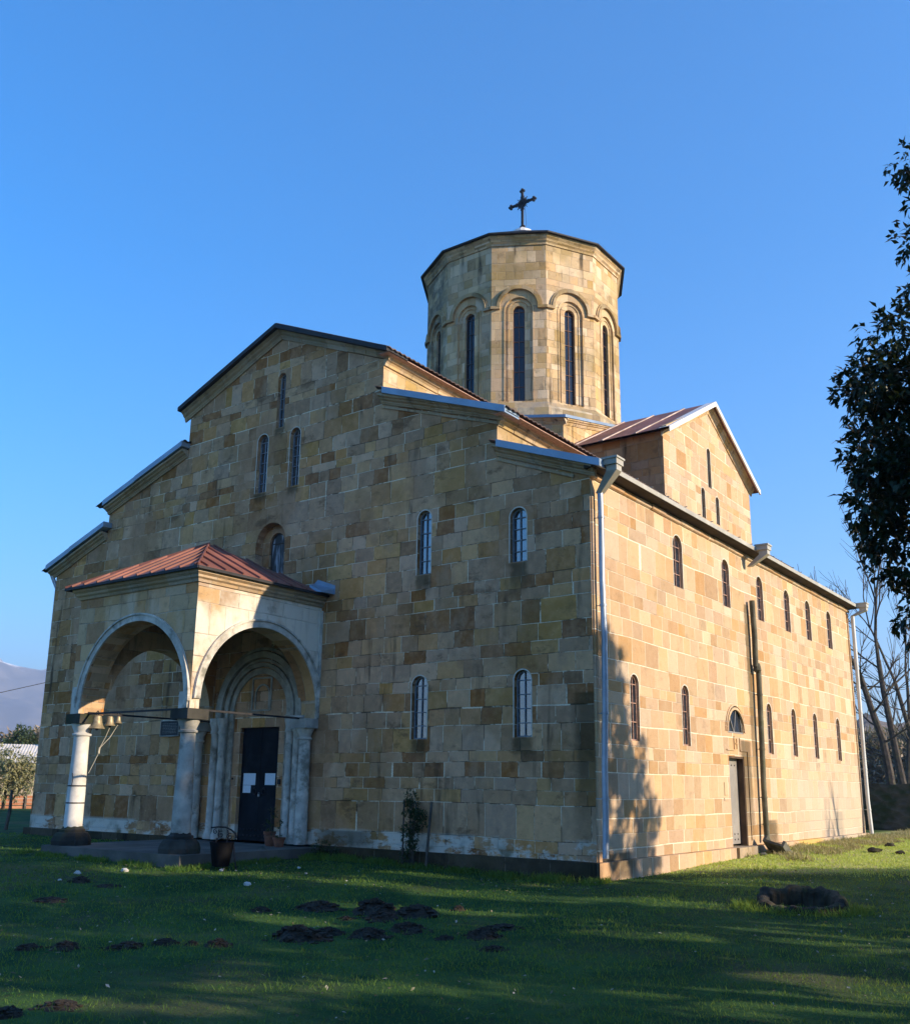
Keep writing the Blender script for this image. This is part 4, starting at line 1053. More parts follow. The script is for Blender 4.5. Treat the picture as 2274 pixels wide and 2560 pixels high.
def bell(x, y, z, r, hgt, label):
    t = empty('bell', (x, y, z)); tag(t, label, 'bell', 'bells hung from the porch tie rod')
    m = MB(); pr = [(0, 0), (.28 * r, 0), (.46 * r, -.06 * hgt), (.55 * r, -.22 * hgt), (.60 * r, -.5 * hgt), (.72 * r, -.75 * hgt), (.95 * r, -.95 * hgt), (r, -hgt), (.93 * r, -hgt), (.62 * r, -.72 * hgt), (.5 * r, -.4 * hgt), (.3 * r, -.12 * hgt), (0, -.1 * hgt)]
    m.lathe(pr, (x, y, z), 22); m.build('bell_body', 'bronze', t, smooth=True)
    m = MB(); m.tube([(x, y - .02, z + .0), (x, y - .03, z + .05), (x, y, z + .085), (x, y + .03, z + .05), (x, y + .02, z)], .012, 6); m.build('hanger', 'iron', t)
    m = MB(); m.tube([(x, y, z - .1 * hgt), (x + .01, y, z - hgt * .9), (x + .01, y, z - hgt * 1.1)], .010, 6); m.lathe([(0, -.03), (.025, -.02), (.03, 0), (.02, .03), (0, .04)], (x + .01, y, z - hgt * 1.02), 8); m.build('clapper', 'iron', t)
BX_ = -9.40
bell(BX_, -2.89, 2.41, .165, .26, 'largest pale bronze bell beside the left porch column')
bell(BX_, -2.60, 2.41, .115, .19, 'middle sized bronze bell between the largest and the smallest')
bell(BX_, -2.41, 2.42, .078, .14, 'smallest bronze bell, farthest from the porch column')
m = MB()
m.tube([(-9.39, -2.60, 2.18), (-9.42, -2.65, 2.0), (-9.45, -2.74, 1.78)], .006, 5); m.tube([(-9.39, -2.41, 2.26), (-9.42, -2.55, 2.0), (-9.45, -2.74, 1.78)], .006, 5)
m.tube([(-9.45, -2.74, 1.80), (-9.45, -2.75, 1.70), (-9.455, -2.74, 1.68)], .016, 6); m.tube([(-9.45, -2.74, 1.72), (-9.46, -2.83, 1.5), (-9.50, -2.90, 1.3)], .005, 5)
tag(m.build('bell_rope', 'rope'), 'thin pale bell rope knotted below the bells by the left column', 'rope')

# litter bin with a wrought iron arch
bz = ground_z(-6.30, -3.25) + .0
BINX, BINY = -5.35, -3.05
gz = ground_z(BINX, BINY)
binr = empty('litter_bin', (BINX, BINY, gz)); tag(binr, 'black bucket bin with scrolled iron top at the porch steps', 'bin')
m = MB(); m.lathe([(.135, 0), (.14, .01), (.20, .38), (.212, .385), (.205, .39), (.19, .385), (.13, .02), (0, .02)], (BINX, BINY, gz + .05), 22); m.build('bucket', 'binblack', binr, smooth=True)
m = MB(); u = Vector(Rv.xy.to_3d()).normalized(); C0 = Vector((BINX, BINY, gz))
def bp(a, z): return C0 + u * a + Vector((0, 0, z))
m.tube([bp(-.20, .66), bp(-.08, .675), bp(.04, .67), bp(.14, .63), bp(.21, .57), bp(.235, .50)], .013, 6)
for c0, zc, r in ((-.03, .55, .06), (.12, .52, .06), (-.12, .60, .045)):
    m.tube([bp(c0 + r * (1 - k / 26) * cos(k * .36 + 1.2), zc + r * (1 - k / 26) * sin(k * .36 + 1.2)) for k in range(24)], .008, 5)
m.tube([bp(-.11, .42), bp(-.06, .52), bp(-.07, .63)], .010, 5); m.tube([bp(.07, .42), bp(.10, .52), bp(.08, .63)], .010, 5)
m.tube([bp(.19, .42), bp(.22, .2), bp(.26, .0)], .012, 5); m.tube([bp(-.10, .40), bp(-.10, .50)], .010, 5)
m.build('iron_scrolls', 'iron', binr)

# ------------------------------------------------------------------ foliage helpers
def np_mesh(name, V, Fc, mat, tint=None, parent=None):
    me = bpy.data.meshes.new(name); V = np.asarray(V, dtype=np.float32); Fc = np.asarray(Fc, dtype=np.int32); k = Fc.shape[1]
    me.vertices.add(len(V)); me.vertices.foreach_set('co', V.ravel())
    me.loops.add(Fc.size); me.loops.foreach_set('vertex_index', Fc.ravel())
    me.polygons.add(len(Fc)); me.polygons.foreach_set('loop_start', np.arange(0, Fc.size, k, dtype=np.int32))
    if tint is not None:
        at = me.attributes.new('tint', 'FLOAT', 'POINT'); at.data.foreach_set('value', np.asarray(tint, dtype=np.float32))
    me.materials.append(MAT[mat] if isinstance(mat, str) else mat)
    me.update(calc_edges=True)
    o = bpy.data.objects.new(name, me); COL.objects.link(o)
    if parent is not None: o.parent = parent; o.matrix_parent_inverse = Matrix.Translation(-parent_loc(parent))
    return o
def unit(a): return a / (np.linalg.norm(a, axis=-1, keepdims=True) + 1e-9)
def leaves(P, D, Nn, L, W, droop=.25):
    """pointed leaves: base P, direction D, normal Nn; six points each, bent at the middle"""
    n_ = len(P); D = unit(D); Sd = unit(np.cross(D, Nn)); Nn = np.cross(Sd, D)
    L = L[:, None]; W = W[:, None]; dr = Nn * L * droop
    v0 = P; v1 = P + D * L * .42 + Sd * W * .5 - Nn * W * .0; v2 = P + D * L * .45 + Nn * W * -.16; v3 = P + D * L * .42 - Sd * W * .5; v4 = P + D * L * .95 - dr
    V = np.stack([v0, v1, v2, v3, v4], 1).reshape(-1, 3)
    b = (np.arange(n_) * 5)[:, None]
    Fc = np.concatenate([b + np.array([[0, 1, 2]]), b + np.array([[1, 4, 2]]), b + np.array([[0, 2, 3]]), b + np.array([[2, 4, 3]])], 0)
    return V, Fc
def crown(rng, centers, radii, n_per, leaf_l, leaf_w, droop=.3, down=.25, shell=.55):
    """rosettes of leaves scattered through the lumps of a crown"""
    Ps = []; Ds = []
    for c, r in zip(centers, radii):
        k = max(3, int(n_per * (r if np.isscalar(r) else r[0]) ** 2))
        d = unit(rng.normal(size=(k, 3))); rad = rng.uniform(shell, 1.05, size=(k, 1)) ** .7
        p = np.asarray(c) + d * rad * r
        m = 6
        pp = np.repeat(p, m, 0); dd = np.repeat(d, m, 0) * .9 + rng.normal(size=(k * m, 3)) * .75
        dd[:, 2] -= down
        Ps.append(pp + rng.normal(size=pp.shape) * leaf_l * .25); Ds.append(dd)
    P = np.concatenate(Ps); D = np.concatenate(Ds); n_ = len(P)
    Nn = unit(rng.normal(size=(n_, 3)) * .45 + np.array([0, 0, 1.0]))
    V, Fc = leaves(P, D, Nn, rng.uniform(.7, 1.25, n_) * leaf_l, rng.uniform(.75, 1.2, n_) * leaf_w, droop)
    return V, Fc, np.repeat(rng.uniform(0, 1, n_), 5)
def branchy(rng, base, top, r0, limbs, crook=.15, sub=0):
    """trunk tube with limbs; returns mesh builder and the limb ends"""
    m = MB(); base = Vector(base); top = Vector(top)
    pts = [base.lerp(top, t) + Vector((rng.normal() * crook * t * (1 - t) * 2, rng.normal() * crook * t * (1 - t) * 2, 0)) for t in np.linspace(0, 1, 8)]
    m.tube(pts, [r0 * (1.25 if i == 0 else 1) * (1 - .72 * i / 7) for i in range(8)], 9)
    for e in limbs:
        t = min(.95, max(.2, e[0])); i = t * 7; a = int(i); p = pts[a].lerp(pts[min(7, a + 1)], i - a); q = Vector(e[1])
        mid_ = p.lerp(q, .5) + Vector((0, 0, (q - p).length * .12))
        m.tube([p, p.lerp(mid_, .6), mid_, mid_.lerp(q, .55), q], [r0 * .30 * (1 - t * .5), r0 * .24 * (1 - t * .5), r0 * .17 * (1 - t * .5), r0 * .10, r0 * .04], 6)
    return m

def PIX(u, v, dist):
    d = Fv * 2456.22 + Rv * (u - 1137) - Uv * (v - 1374.5)
    h_ = sqrt(d.x ** 2 + d.y ** 2)
    return CAMPOS + d * (dist / h_)

# evergreen at the right edge: the crown reaches into the view
def evergreen(name, base, lumps, leaf_l, leaf_w, n_per, label, group=None, seed=0, mat='leaf', trunk_r=.17, top=None, droop=.35, shell=.35, down=.25, gap=0):
    rng = np.random.default_rng(seed); base = Vector(base)
    t = empty(name, base); tag(t, label, 'tree', group)
    C = [np.array(l[:3]) for l in lumps]; Rr = [l[3] for l in lumps]
    V, Fc, ti = crown(rng, C, Rr, n_per, leaf_l, leaf_w, droop, down, shell)
    if gap:
        Pl = V.reshape(-1, 5, 3)[:, 1]; sd_ = np.array(SUN); hit = np.zeros(len(Pl), bool)
        for g_ in GAPS:
            q = Pl - g_; hit |= np.linalg.norm(q - (q @ sd_)[:, None] * sd_, axis=1) < gap
        keep_ = np.concatenate([~hit] * 4); Fc = Fc[np.concatenate([~hit] * 4)]
    np_mesh('crown', V, Fc, mat, ti, t)
    zt = max(c[2] for c in C)
    top = Vector(top) if top else Vector((base.x, base.y, zt))
    limbs = [((c[2] - .5 * r - base.z) / (zt - base.z), tuple(c)) for c, r in zip(C, Rr)]
    branchy(rng, base + Vector((0, 0, -.2)), top, trunk_r, limbs).build('trunk', 'bark', t, smooth=True)
    return t
mg = (6.35, -2.2)
lum = []
rng0 = np.random.default_rng(11)
# (pixel, distance, radius) lumps seen at the picture's edge, then the hidden remainder of the crown
for u, v, dd, r in ((2262, 400, 12.3, .32), (2285, 505, 12.2, .22), (2262, 605, 12.4, .25), (2300, 720, 12.5, .35), (2225, 850, 12.2, .46), (2160, 935, 12.0, .38), (2150, 985, 12.1, .40),
                    (2220, 1010, 12.6, .62), (2165, 1120, 12.2, .40), (2215, 1180, 12.3, .55), (2150, 1175, 12.0, .30), (2200, 1280, 12.3, .50), (2140, 1255, 11.9, .28),
                    (2235, 1370, 12.4, .48), (2180, 1340, 12.1, .28), (2265, 1440, 12.4, .30), (2280, 1510, 12.3, .24), (2240, 1545, 12.1, .16), (2275, 1570, 12.2, .17),
                    (2280, 930, 12.8, .6), (2280, 1100, 12.8, .7), (2270, 1240, 12.8, .6)):
    p = PIX(u + 22, v, dd); lum.append((p.x, p.y, p.z, r))
for k in range(46):
    z = rng0.uniform(3.2, 9.4); f_ = 1 - abs((z - 5.6) / 4.4) ** 2; R0 = .35 + 1.15 * max(.12, f_)
    a = rng0.uniform(0, 2 * pi); rr_ = R0 * sqrt(rng0.uniform(.05, 1))
    x, y = mg[0] + .35 + rr_ * cos(a), mg[1] + .1 + rr_ * sin(a)
    d = Vector((x, y, z)) - CAMPOS
    px = 1137 + 2456 * d.dot(Rv) / d.dot(Fv)
    r_ = rng0.uniform(.45, .75)
    if px < 2330 or (z > 7.2 and px - r_ * 200 < 2268): continue
    lum.append((x, y, z, r_))
evergreen('evergreen_tree', (mg[0] + .3, mg[1], ground_z(*mg)), lum, .118, .052, 420, 'dark evergreen tree with glossy drooping leaves at the right edge', seed=4, trunk_r=.16, gap=.15)

# the row of trees across the lawn that shades it (outside the view)
def shade_tree(x, y, top, bottom, R, seed, label, n_l=60, more=()):
    rng = np.random.default_rng(seed); L = []
    for k in range(n_l):
        z = bottom + (top - bottom) * rng.uniform(0, 1) ** .85; t = (z - bottom) / (top - bottom)
        rr_ = R * (1 - .75 * t ** 2.2) * sqrt(rng.uniform(.02, 1)); a = rng.uniform(0, 2 * pi)
        L.append((x + rr_ * cos(a), y + rr_ * sin(a), z, rng.uniform(.45, .75)))
    L += list(more)
    return evergreen('shade_tree', (x, y, ground_z(x, y)), L,   .22, .11, 185, label, 'trees across the lawn', seed, 'leaf2', .2, gap=.31)
SH = [(14.0, 3.2, 8.7, .6, 2.75, 21, 'tall dense hedge tree nearest the church corner', 60, [(14.0, 1.75, 9.15, .72), (14.1, 1.95, 8.85, .7), (14.2, 1.1, 9.3, .8), (14.0, 1.5, 8.6, .8), (13.9, 4.7, 6.6, .42), (14.0, 5.3, 5.7, .40), (13.6, 4.9, 5.0, .45), (14.2, 5.5, 4.9, .38), (14.0, 4.3, 7.6, .42), (13.8, 5.0, 7.0, .3), (14.1, 5.7, 6.1, .28), (14.0, 3.9, 8.4, .4), (13.9, 5.2, 6.3, .3), (14.0, 4.5, 8.0, .26)]), (15.2, -.9, 8.9, .4, 2.5, 22, 'dense hedge tree second from the church corner'), (14.2, -4.4, 9.6, .3, 2.6, 23, 'dense hedge tree third from the church corner'),
      (15.5, -7.8, 9.2, .3, 2.6, 24, 'dense hedge tree fourth from the church corner'), (14.4, -11.3, 9.4, .3, 2.6, 25, 'dense hedge tree fifth from the church corner'), (15.2, -14.8, 9.2, .3, 2.5, 26, 'dense hedge tree farthest from the church corner')]
SH.append((13.0, 6.3, 3.85, .5, 2.3, 27, 'short bushy round tree beside the tall hedge trees'))
for a in SH: shade_tree(*a)

# ------------------------------------------------------------------ bare trees
def bare_tree(name, base, trunk_pts, r0, seed, label, depth=4, group='bare winter trees behind the stone wall', mat='palebark', spread=.55, len0=None):
    rng = random.Random(seed); m = MB(); tips = []
    def grow(p, d, L, r, lv):
        pts = [p]; q = p; dd = d.copy()
        for i in range(3):
            dd = (dd + Vector((rng.uniform(-1, 1), rng.uniform(-1, 1), rng.uniform(-.5, .9))) * .16).normalized()
            q = q + dd * L / 3; pts.append(q)
        m.tube(pts, [r, r * .86, r * .72, r * .58], 6 if lv < 2 else 4 if lv < 3 else 3, caps=False)
        if lv >= depth: return
        for k in range(3 if lv < 3 else 4):
            t = rng.uniform(.35, 1); i = t * 3; a = min(2, int(i)); pp = pts[a].lerp(pts[a + 1], i - a)
            ax = dd.orthogonal().normalized(); ax.rotate(Matrix.Rotation(rng.uniform(0, 2 * pi), 3, dd))
            nd = (dd + ax * rng.uniform(.35, 1.0) * spread * 1.4 + Vector((0, 0, .18))).normalized()
            grow(pp, nd, L * rng.uniform(.55, .82), r * .5, lv + 1)
        grow(q, (dd + Vector((rng.uniform(-1, 1), rng.uniform(-1, 1), .4)) * .2).normalized(), L * .75, r * .58, lv + 1)
    P = [Vector(p) for p in trunk_pts]
    m.tube(P, [r0 * (1 - .45 * i / (len(P) - 1)) for i in range(len(P))], 8)
    d = (P[-1] - P[-2]).normalized(); tot = sum((P[i + 1] - P[i]).length for i in range(len(P) - 1)); L = len0 or tot * .42
    grow(P[-1], d, L, r0 * .5, 1)
    for i in range(1, len(P) - 1):
        for k in range(2):
            ax = Vector((rng.uniform(-1, 1), rng.uniform(-1, 1), rng.uniform(.1, .9))).normalized()
            grow(P[i].lerp(P[i + 1], rng.random()), ax, L * rng.uniform(.5, .8), r0 * .28, 2)
    t = empty(name, P[0]); tag(t, label, 'tree', group)
    m.build('trunk', mat, t)
    return t
bare_tree('bare_tree', None, [PIX(2230, 1990, 43), PIX(2222, 1930, 43), PIX(2206, 1850, 43), PIX(2180, 1780, 43), PIX(2150, 1690, 43)], .19, 31, 'bare mossy tree leaning left behind the wall, nearest the church')
bare_tree('bare_tree', None, [PIX(2262, 1990, 45), PIX(2243, 1900, 45), PIX(2225, 1810, 45), PIX(2208, 1730, 45), PIX(2195, 1650, 45)], .17, 37, 'tall bare tree behind the wall with a forked upright top', len0=2.9)
bare_tree('bare_tree', None, [PIX(2270, 1990, 48), PIX(2271, 1900, 48), PIX(2273, 1800, 48), PIX(2268, 1720, 48)], .12, 41, 'slim straight bare tree at the right edge behind the wall', len0=2.4)
bare_tree('bare_tree', None, [PIX(2300, 1990, 46), PIX(2290, 1880, 46), PIX(2262, 1790, 46), PIX(2235, 1700, 46)], .13, 43, 'bare tree rooted beyond the right edge, its branches crossing the others', len0=2.6)
# bare trees to the east of the church that throw thin shadows on the far wall
bare_tree('bare_tree', None, [(13.5, 17.2, -.2), (13.5, 17.2, 1.6), (13.4, 17.1, 3.4)], .20, 51, 'bare tree east of the church on open grass', depth=3, group='bare trees east of the church')
bare_tree('bare_tree', None, [(15.5, 16.4, -.2), (15.5, 16.4, 1.8), (15.7, 16.5, 3.6)], .17, 52, 'second bare tree east of the church on open grass', depth=3, group='bare trees east of the church')

# ------------------------------------------------------------------ stone wall and rough ground on the right
n = NT('dark_rubble'); o_ = n.obj()
vor = n.node('ShaderNodeTexVoronoi'); n.put(vor.inputs['Vector'], n.scalev(o_, (3.2, 3.2, 5.5))); vor.inputs['Scale'].default_value = 1.0
MAT['rubble'] = n.bsdf(n.mix(n.sstep(n.noise(o_, 2, 4), .4, .65), n.mix(n.math('MULTIPLY', vor.outputs[0], .8), (.05, .048, .04), (.12, .11, .09)), (.03, .045, .02)), .95, bump=vor.outputs[0], bs=1, bd=.05)
mb = MB(); rr = random.Random(5); N = 46
A = Vector((-6.0, 20.5)); B = Vector((14.0, 24.5)); 
tp = [1.42 + rr.uniform(-.06, .06) for _ in range(N + 1)]
for i in range(N):
    a = A.lerp(B, i / N); b = A.lerp(B, (i + 1) / N); nrm = Vector((-(B - A).y, (B - A).x)).normalized() * .25
    q = [a - nrm, b - nrm, b + nrm, a + nrm]
    lo = [Vector((p.x, p.y, -.4)) for p in q]; hi = [Vector((q[0].x, q[0].y, tp[i])), Vector((q[1].x, q[1].y, tp[i + 1])), Vector((q[2].x, q[2].y, tp[i + 1])), Vector((q[3].x, q[3].y, tp[i]))]
    mb.face((lo[0], lo[1], hi[1], hi[0])); mb.face((hi[0], hi[1], hi[2], hi[3])); mb.face((lo[2], lo[3], hi[3], hi[2]))
    if i in (0, N - 1):
        j = 0 if i == 0 else 1; k = 3 if i == 0 else 2; mb.face((lo[j], hi[j], hi[k], lo[k]))
tag(mb.build('boundary_wall', 'rubble'), 'dark mossy rubble stone wall behind the church at the right', 'wall')

# ------------------------------------------------------------------ grass
def in_view(P, margin=60):
    d = P - np.array(CAMPOS); z = d @ np.array(Fv); u = 1137 + 2456.22 * (d @ np.array(Rv)) / z; v = 1374.5 - 2456.22 * (d @ np.array(Uv)) / z
    return (z > 1) & (u > -margin) & (u < 2274 + margin) & (v < 2560 + margin * 2)
rng = np.random.default_rng(77)
MOUND_KEEP = []
def grass(name, n_try, box, dens, hlo, hhi, wid, mat, label, tint_fn=None, keep=None, lean=.45):
    x = rng.uniform(box[0], box[1], n_try); y = rng.uniform(box[2], box[3], n_try)
    inside = ((x > XL - .1) & (x < .11) & (y > -.11) & (y < LEN + .12)) | ((x > -10.02) & (x < -5.93) & (y > -3.44) & (y < .2))
    ok = ~inside & in_view(np.stack([x, y, np.full_like(x, -.3)], 1))
    dist = np.hypot(x - CAMPOS.x, y - CAMPOS.y); ok &= rng.uniform(size=n_try) < np.clip(dens(dist), 0, 1)
    if keep is not None: ok &= keep(x, y)
    x, y, dist = x[ok], y[ok], dist[ok]; k = len(x)
    z = np.array([ground_z(a, b) for a, b in zip(x, y)])
    P = np.stack([x, y, z - .005], 1); an = rng.uniform(0, 2 * pi, k); S_ = np.stack([np.cos(an), np.sin(an), np.zeros(k)], 1)
    ln = rng.normal(size=(k, 3)) * lean; ln[:, 2] = 1; ln = unit(ln); patch_ = np.array([mnoise.noise((a * .7, b * .7, 9.)) for a, b in zip(x, y)])
    H = rng.uniform(hlo, hhi, k) * (1 + .5 * patch_); W = wid * np.clip(dist / 9, .8, 2.2)
    v0 = P - S_ * W[:, None] * .5; v1 = P + S_ * W[:, None] * .5; mid_ = P + ln * H[:, None] * .55; tip = P + ln * H[:, None] + np.stack([ln[:, 0], ln[:, 1], -.25 * np.ones(k)], 1) * H[:, None] * .35
    v2 = mid_ + S_ * W[:, None] * .38; v3 = mid_ - S_ * W[:, None] * .38
    V = np.stack([v0, v1, v2, v3, tip], 1).reshape(-1, 3); b = (np.arange(k) * 5)[:, None]
    Fc = np.concatenate([b + np.array([[0, 1, 2]]), b + np.array([[0, 2, 3]]), b + np.array([[3, 2, 4]])], 0)
    ti = np.clip(rng.uniform(0, 1, k) * .7 + .35 * (patch_ * .9 + .3), 0, 1)
    o = np_mesh(name, V, Fc, mat, np.repeat(ti, 5)); tag(o, label, 'grass', kind='stuff'); return o
SX = rng.uniform(size=64)
def sunny(x, y):  # strip up to the shadow edge where grass is painted as sunlit
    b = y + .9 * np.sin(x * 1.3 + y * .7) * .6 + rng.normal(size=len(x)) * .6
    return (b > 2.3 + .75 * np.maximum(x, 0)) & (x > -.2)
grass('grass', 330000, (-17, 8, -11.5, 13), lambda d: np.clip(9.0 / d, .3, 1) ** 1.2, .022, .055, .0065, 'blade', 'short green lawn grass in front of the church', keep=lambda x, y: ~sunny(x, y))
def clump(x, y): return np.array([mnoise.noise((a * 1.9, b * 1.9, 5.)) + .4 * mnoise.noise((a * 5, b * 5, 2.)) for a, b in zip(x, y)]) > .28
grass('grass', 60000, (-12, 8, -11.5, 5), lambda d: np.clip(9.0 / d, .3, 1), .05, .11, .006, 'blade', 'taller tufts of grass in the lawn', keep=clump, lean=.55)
grass('grass', 110000, (0, 9, 0, 18), lambda d: .9 + d * 0, .02, .055, .008, 'sunlitblade', 'grass with sunlight painted in pale yellow-green on the sunny side of the church', keep=lambda x, y: sunny(x, y))
rcx_ = gpix(2003, 2274)
grass('grass', 26000, (2, 6, -5, 1), lambda d: 1 + d * 0, .05, .15, .007, 'blade', 'rough grass round the stone curb', keep=lambda x, y: np.abs(np.hypot(x - rcx_.x, y - rcx_.y) - .68) < .13 + .05 * np.sin(x * 9))
def near_wall(x, y): return (((x > .1) & (x < 1.6) & (y > 6)) | ((y > 15) & (x > -1))) & (np.sin(x * 5.1 + y * 3.3) + np.sin(y * 1.7) > -.6)
grass('grass', 60000, (-6, .2, -.75, .1), lambda d: 1 + d * 0, .05, .16, .007, 'blade', 'taller rough grass along the foot of the front wall', keep=lambda x, y: rng.uniform(size=len(x)) < np.clip(.9 + y * 1.3, 0, 1) * .5 * (np.sin(x * 7) * .5 + .6))
grass('grass', 40000, (-10.5, -5.5, -3.75, -.2), lambda d: 1 + d * 0, .04, .13, .007, 'blade', 'taller rough grass round the porch floor', keep=lambda x, y: (rng.uniform(size=len(x)) < .6) & (np.sin(x * 5 + y * 4) > -.5))
grass('dry_grass', 90000, (.1, 6, 5, 24), lambda d: .6 + d * 0, .05, .16, .008, 'dryblade', 'dry yellowish grass along the sunlit wall and rough ground', keep=near_wall, lean=.5)

# fallen leaves and flecks on the lawn
k = 2600
x = rng.uniform(-10, 7, k); y = rng.uniform(-10.5, 4, k)
ok = ~(((x < .12) & (y > -.12)) | ((x > -10) & (x < -5.9) & (y > -3.45))) & in_view(np.stack([x, y, np.full_like(x, -.3)], 1)) & (rng.uniform(size=k) < np.array([.25 + .75 * (mnoise.noise((a * .45, b * .45, 2.)) > .05) for a, b in zip(x, y)]))
x, y = x[ok], y[ok]; k = len(x); P = np.stack([x, y, [ground_z(a, b) + .03 for a, b in zip(x, y)]], 1)
D = rng.normal(size=(k, 3)); D[:, 2] *= .25; Nn = rng.normal(size=(k, 3)) * .5; Nn[:, 2] = 1
V, Fc = leaves(P, D, unit(Nn), rng.uniform(.025, .06, k), rng.uniform(.012, .03, k), .1)
o = np_mesh('fallen_leaves', V, Fc, 'deadleaf', np.repeat(rng.uniform(0, 1, k) ** 1.5, 5)); tag(o, 'pale dead leaves scattered over the shaded lawn', 'leaves', kind='stuff')

# ------------------------------------------------------------------ molehills
def mound_mesh(seed):
    rng_ = random.Random(seed); m = MB(); N, K = 26, 9; ringv = []
    for j in range(K + 1):
        r = j / K; row = []
        for i in range(N):
            a = 2 * pi * i / N; q = Vector((r * cos(a), r * sin(a), 0)); 
            hh = max(0, (1 - r ** 1.7)) * (.55 + .9 * abs(mnoise.noise((q.x * 2.1 + seed, q.y * 2.1, .5)))) + .22 * mnoise.noise((q.x * 6 + seed, q.y * 6, 1.2)) * (1 - r * .6) - .12 * r
            rj = 1 + .25 * mnoise.noise((cos(a) * 1.5 + seed, sin(a) * 1.5, 3.))
            row.append(Vector((q.x * rj, q.y * rj, hh)))
        ringv.append(row)
    for j in range(K):
        for i in range(N):
            m.face((ringv[j][i], ringv[j + 1][i], ringv[j + 1][(i + 1) % N], ringv[j][(i + 1) % N]))
    for k in range(46):   # loose clods
        a = rng_.uniform(0, 2 * pi); r = rng_.uniform(0, 1.25); s = rng_.uniform(.05, .13)
        z = max(0, 1 - r ** 1.7) * .75; c = Vector((r * cos(a), r * sin(a), z + s * .3)); M3 = Matrix.Rotation(rng_.uniform(0, 6), 4, 'Z') @ Matrix.Rotation(rng_.uniform(0, 6), 4, 'X')
        m.box((-s, -s * .8, -s * .9), (s, s * .8, s * .9), 0, Matrix.Translation(c) @ M3)
    return m
mprotos = []
HILLS = [((595, 1872), .62, .62, 'wide dark molehill at the left end of a low double heap'), ((655, 1862), .40, .34, 'low dark molehill joined to the right of a wider heap'), ((640, 1812), .58, .45, 'broad dark molehill at the back left of the cluster'),
         ((612, 1812), .34, .32, 'small dark molehill beside a broad one at the back'), ((748, 1818), .62, .72, 'tallest dark molehill in the middle of the lawn'), ((762, 1832), .50, .40, 'ragged molehill just in front of the tallest one'),
         ((738, 1868), .46, .44, 'rounded molehill in the front middle of the cluster'), ((830, 1826), .66, .58, 'long dark molehill right of the tallest one'), ((813, 1855), .46, .42, 'compact molehill in front of the long one'),
         ((915, 1815), .22, .30, 'small molehill near the sunlit streaks right of the cluster'), ((965, 1868), .42, .44, 'dark molehill at the left of the scattered heap on the right'), ((1005, 1852), .52, .26, 'flat crumbly molehill heap on the right'),
         ((985, 1895), .34, .24, 'low crumbly molehill at the front of the right heap'), ((888, 1872), .28, .20, 'faint low molehill between the cluster and the right heap'), ((520, 1816), .30, .26, 'small lone molehill left of the cluster'),
         ((690, 1833), .24, .2, 'little molehill between two broad ones'), ((435, 1886), .30, .34, 'small pointed molehill at the right end of the left row'), ((382, 1884), .17, .22, 'tiny molehill in the left row'), ((328, 1882), .32, .26, 'fourth molehill in the left row, low and wide'),
         ((255, 1888), .40, .24, 'longest molehill in the left row'), ((225, 1892), .30, .2, 'flat molehill beside the longest in the left row'), ((130, 1890), .34, .30, 'dark rounded molehill second in the left row'), ((55, 1892), .30, .24, 'leftmost molehill of the left row'),
         ((160, 1758), .40, .36, 'dark molehill far left near the white stones'), ((215, 1766), .5, .16, 'flat soil patch right of the far left molehill'), ((118, 2008), .36, .22, 'ragged molehill in the front left corner'), ((10, 2025), .30, .26, 'big molehill cut by the left edge in front'), ((100, 1795), .5, .22, 'low spread molehill near the left edge')]
from mathutils.bvhtree import BVHTree
for i in range(4):
    ob = mound_mesh(3 + i * 7).build('molehill', 'soil'); mprotos.append(ob)
used_ = [False] * 4
for i, ((u, v), r, hgt, lab) in enumerate(HILLS):
    p = gpix(u * 1.2522, v * 1.2522 + 4)
    k = i % 4; ob = mprotos[k]
    if used_[k]: ob = ob.copy(); COL.objects.link(ob)
    used_[k] = True
    ob.location = (p.x, p.y, p.z - .01); ob.rotation_euler = (0, 0, i * 1.7); ob.scale = (r * .50, r * .50, hgt * .27)
    tag(ob, lab, 'molehill', 'molehills on the lawn')

# ------------------------------------------------------------------ stones on the grass
def stone(p, s, mat, seed, name, label, cat, group=None, flat=.7):
    m = MB(); K, N = 8, 12; rows = []
    for j in range(K + 1):
        th = pi * j / K; row = []
        for i in range(N):
            a = 2 * pi * i / N; q = Vector((sin(th) * cos(a), sin(th) * sin(a), cos(th)))
            f_ = 1 + .45 * mnoise.noise(q * 1.4 + Vector((seed, 0, 0))) + .15 * mnoise.noise(q * 4 + Vector((seed, 2, 0)))
            row.append(Vector((p[0], p[1], p[2])) + Vector((q.x * f_ * s, q.y * f_ * s * .85, q.z * f_ * s * flat + s * .3)))
        rows.append(row)
    for j in range(K):
        for i in range(N): m.face((rows[j][i], rows[j + 1][i], rows[j + 1][(i + 1) % N], rows[j][(i + 1) % N]))
    o = m.build(name, mat, smooth=True); tag(o, label, cat, group); return o
def g2(u, v): p = gpix(u, v); return (p.x, p.y, p.z)
stone(g2(654, 2148), .20, 'boulder', 1, 'boulder', 'dark grey rounded boulder in the grass before the porch', 'boulder')
WS = [((684, 2140), .085, 'lumpy white stone left of a larger one before the door'), ((706, 2138), .095, 'largest white stone on the grass before the door'), ((734, 2138), .035, 'tiny white stone right of the two large ones'),
      ((194, 2186), .085, 'broken white stone beside a molehill at the far left'), ((311, 2180), .10, 'flat pale stone on the lawn in front of the left column'), ((553, 2178), .06, 'flat white stone in the grass near the bin'), ((642, 2160), .035, 'small white chip below the boulder'),
      ((618, 2214), .085, 'pale rounded stone in the grass in front of the door'), ((149, 2202), .04, 'white chip at the far left of the lawn'), ((443, 2180), .03, 'white chip in the grass left of the bin'), ((765, 2186), .035, 'white chip on the grass right of the door'), ((747, 2172), .05, 'greyish stone on the bank right of the door')]
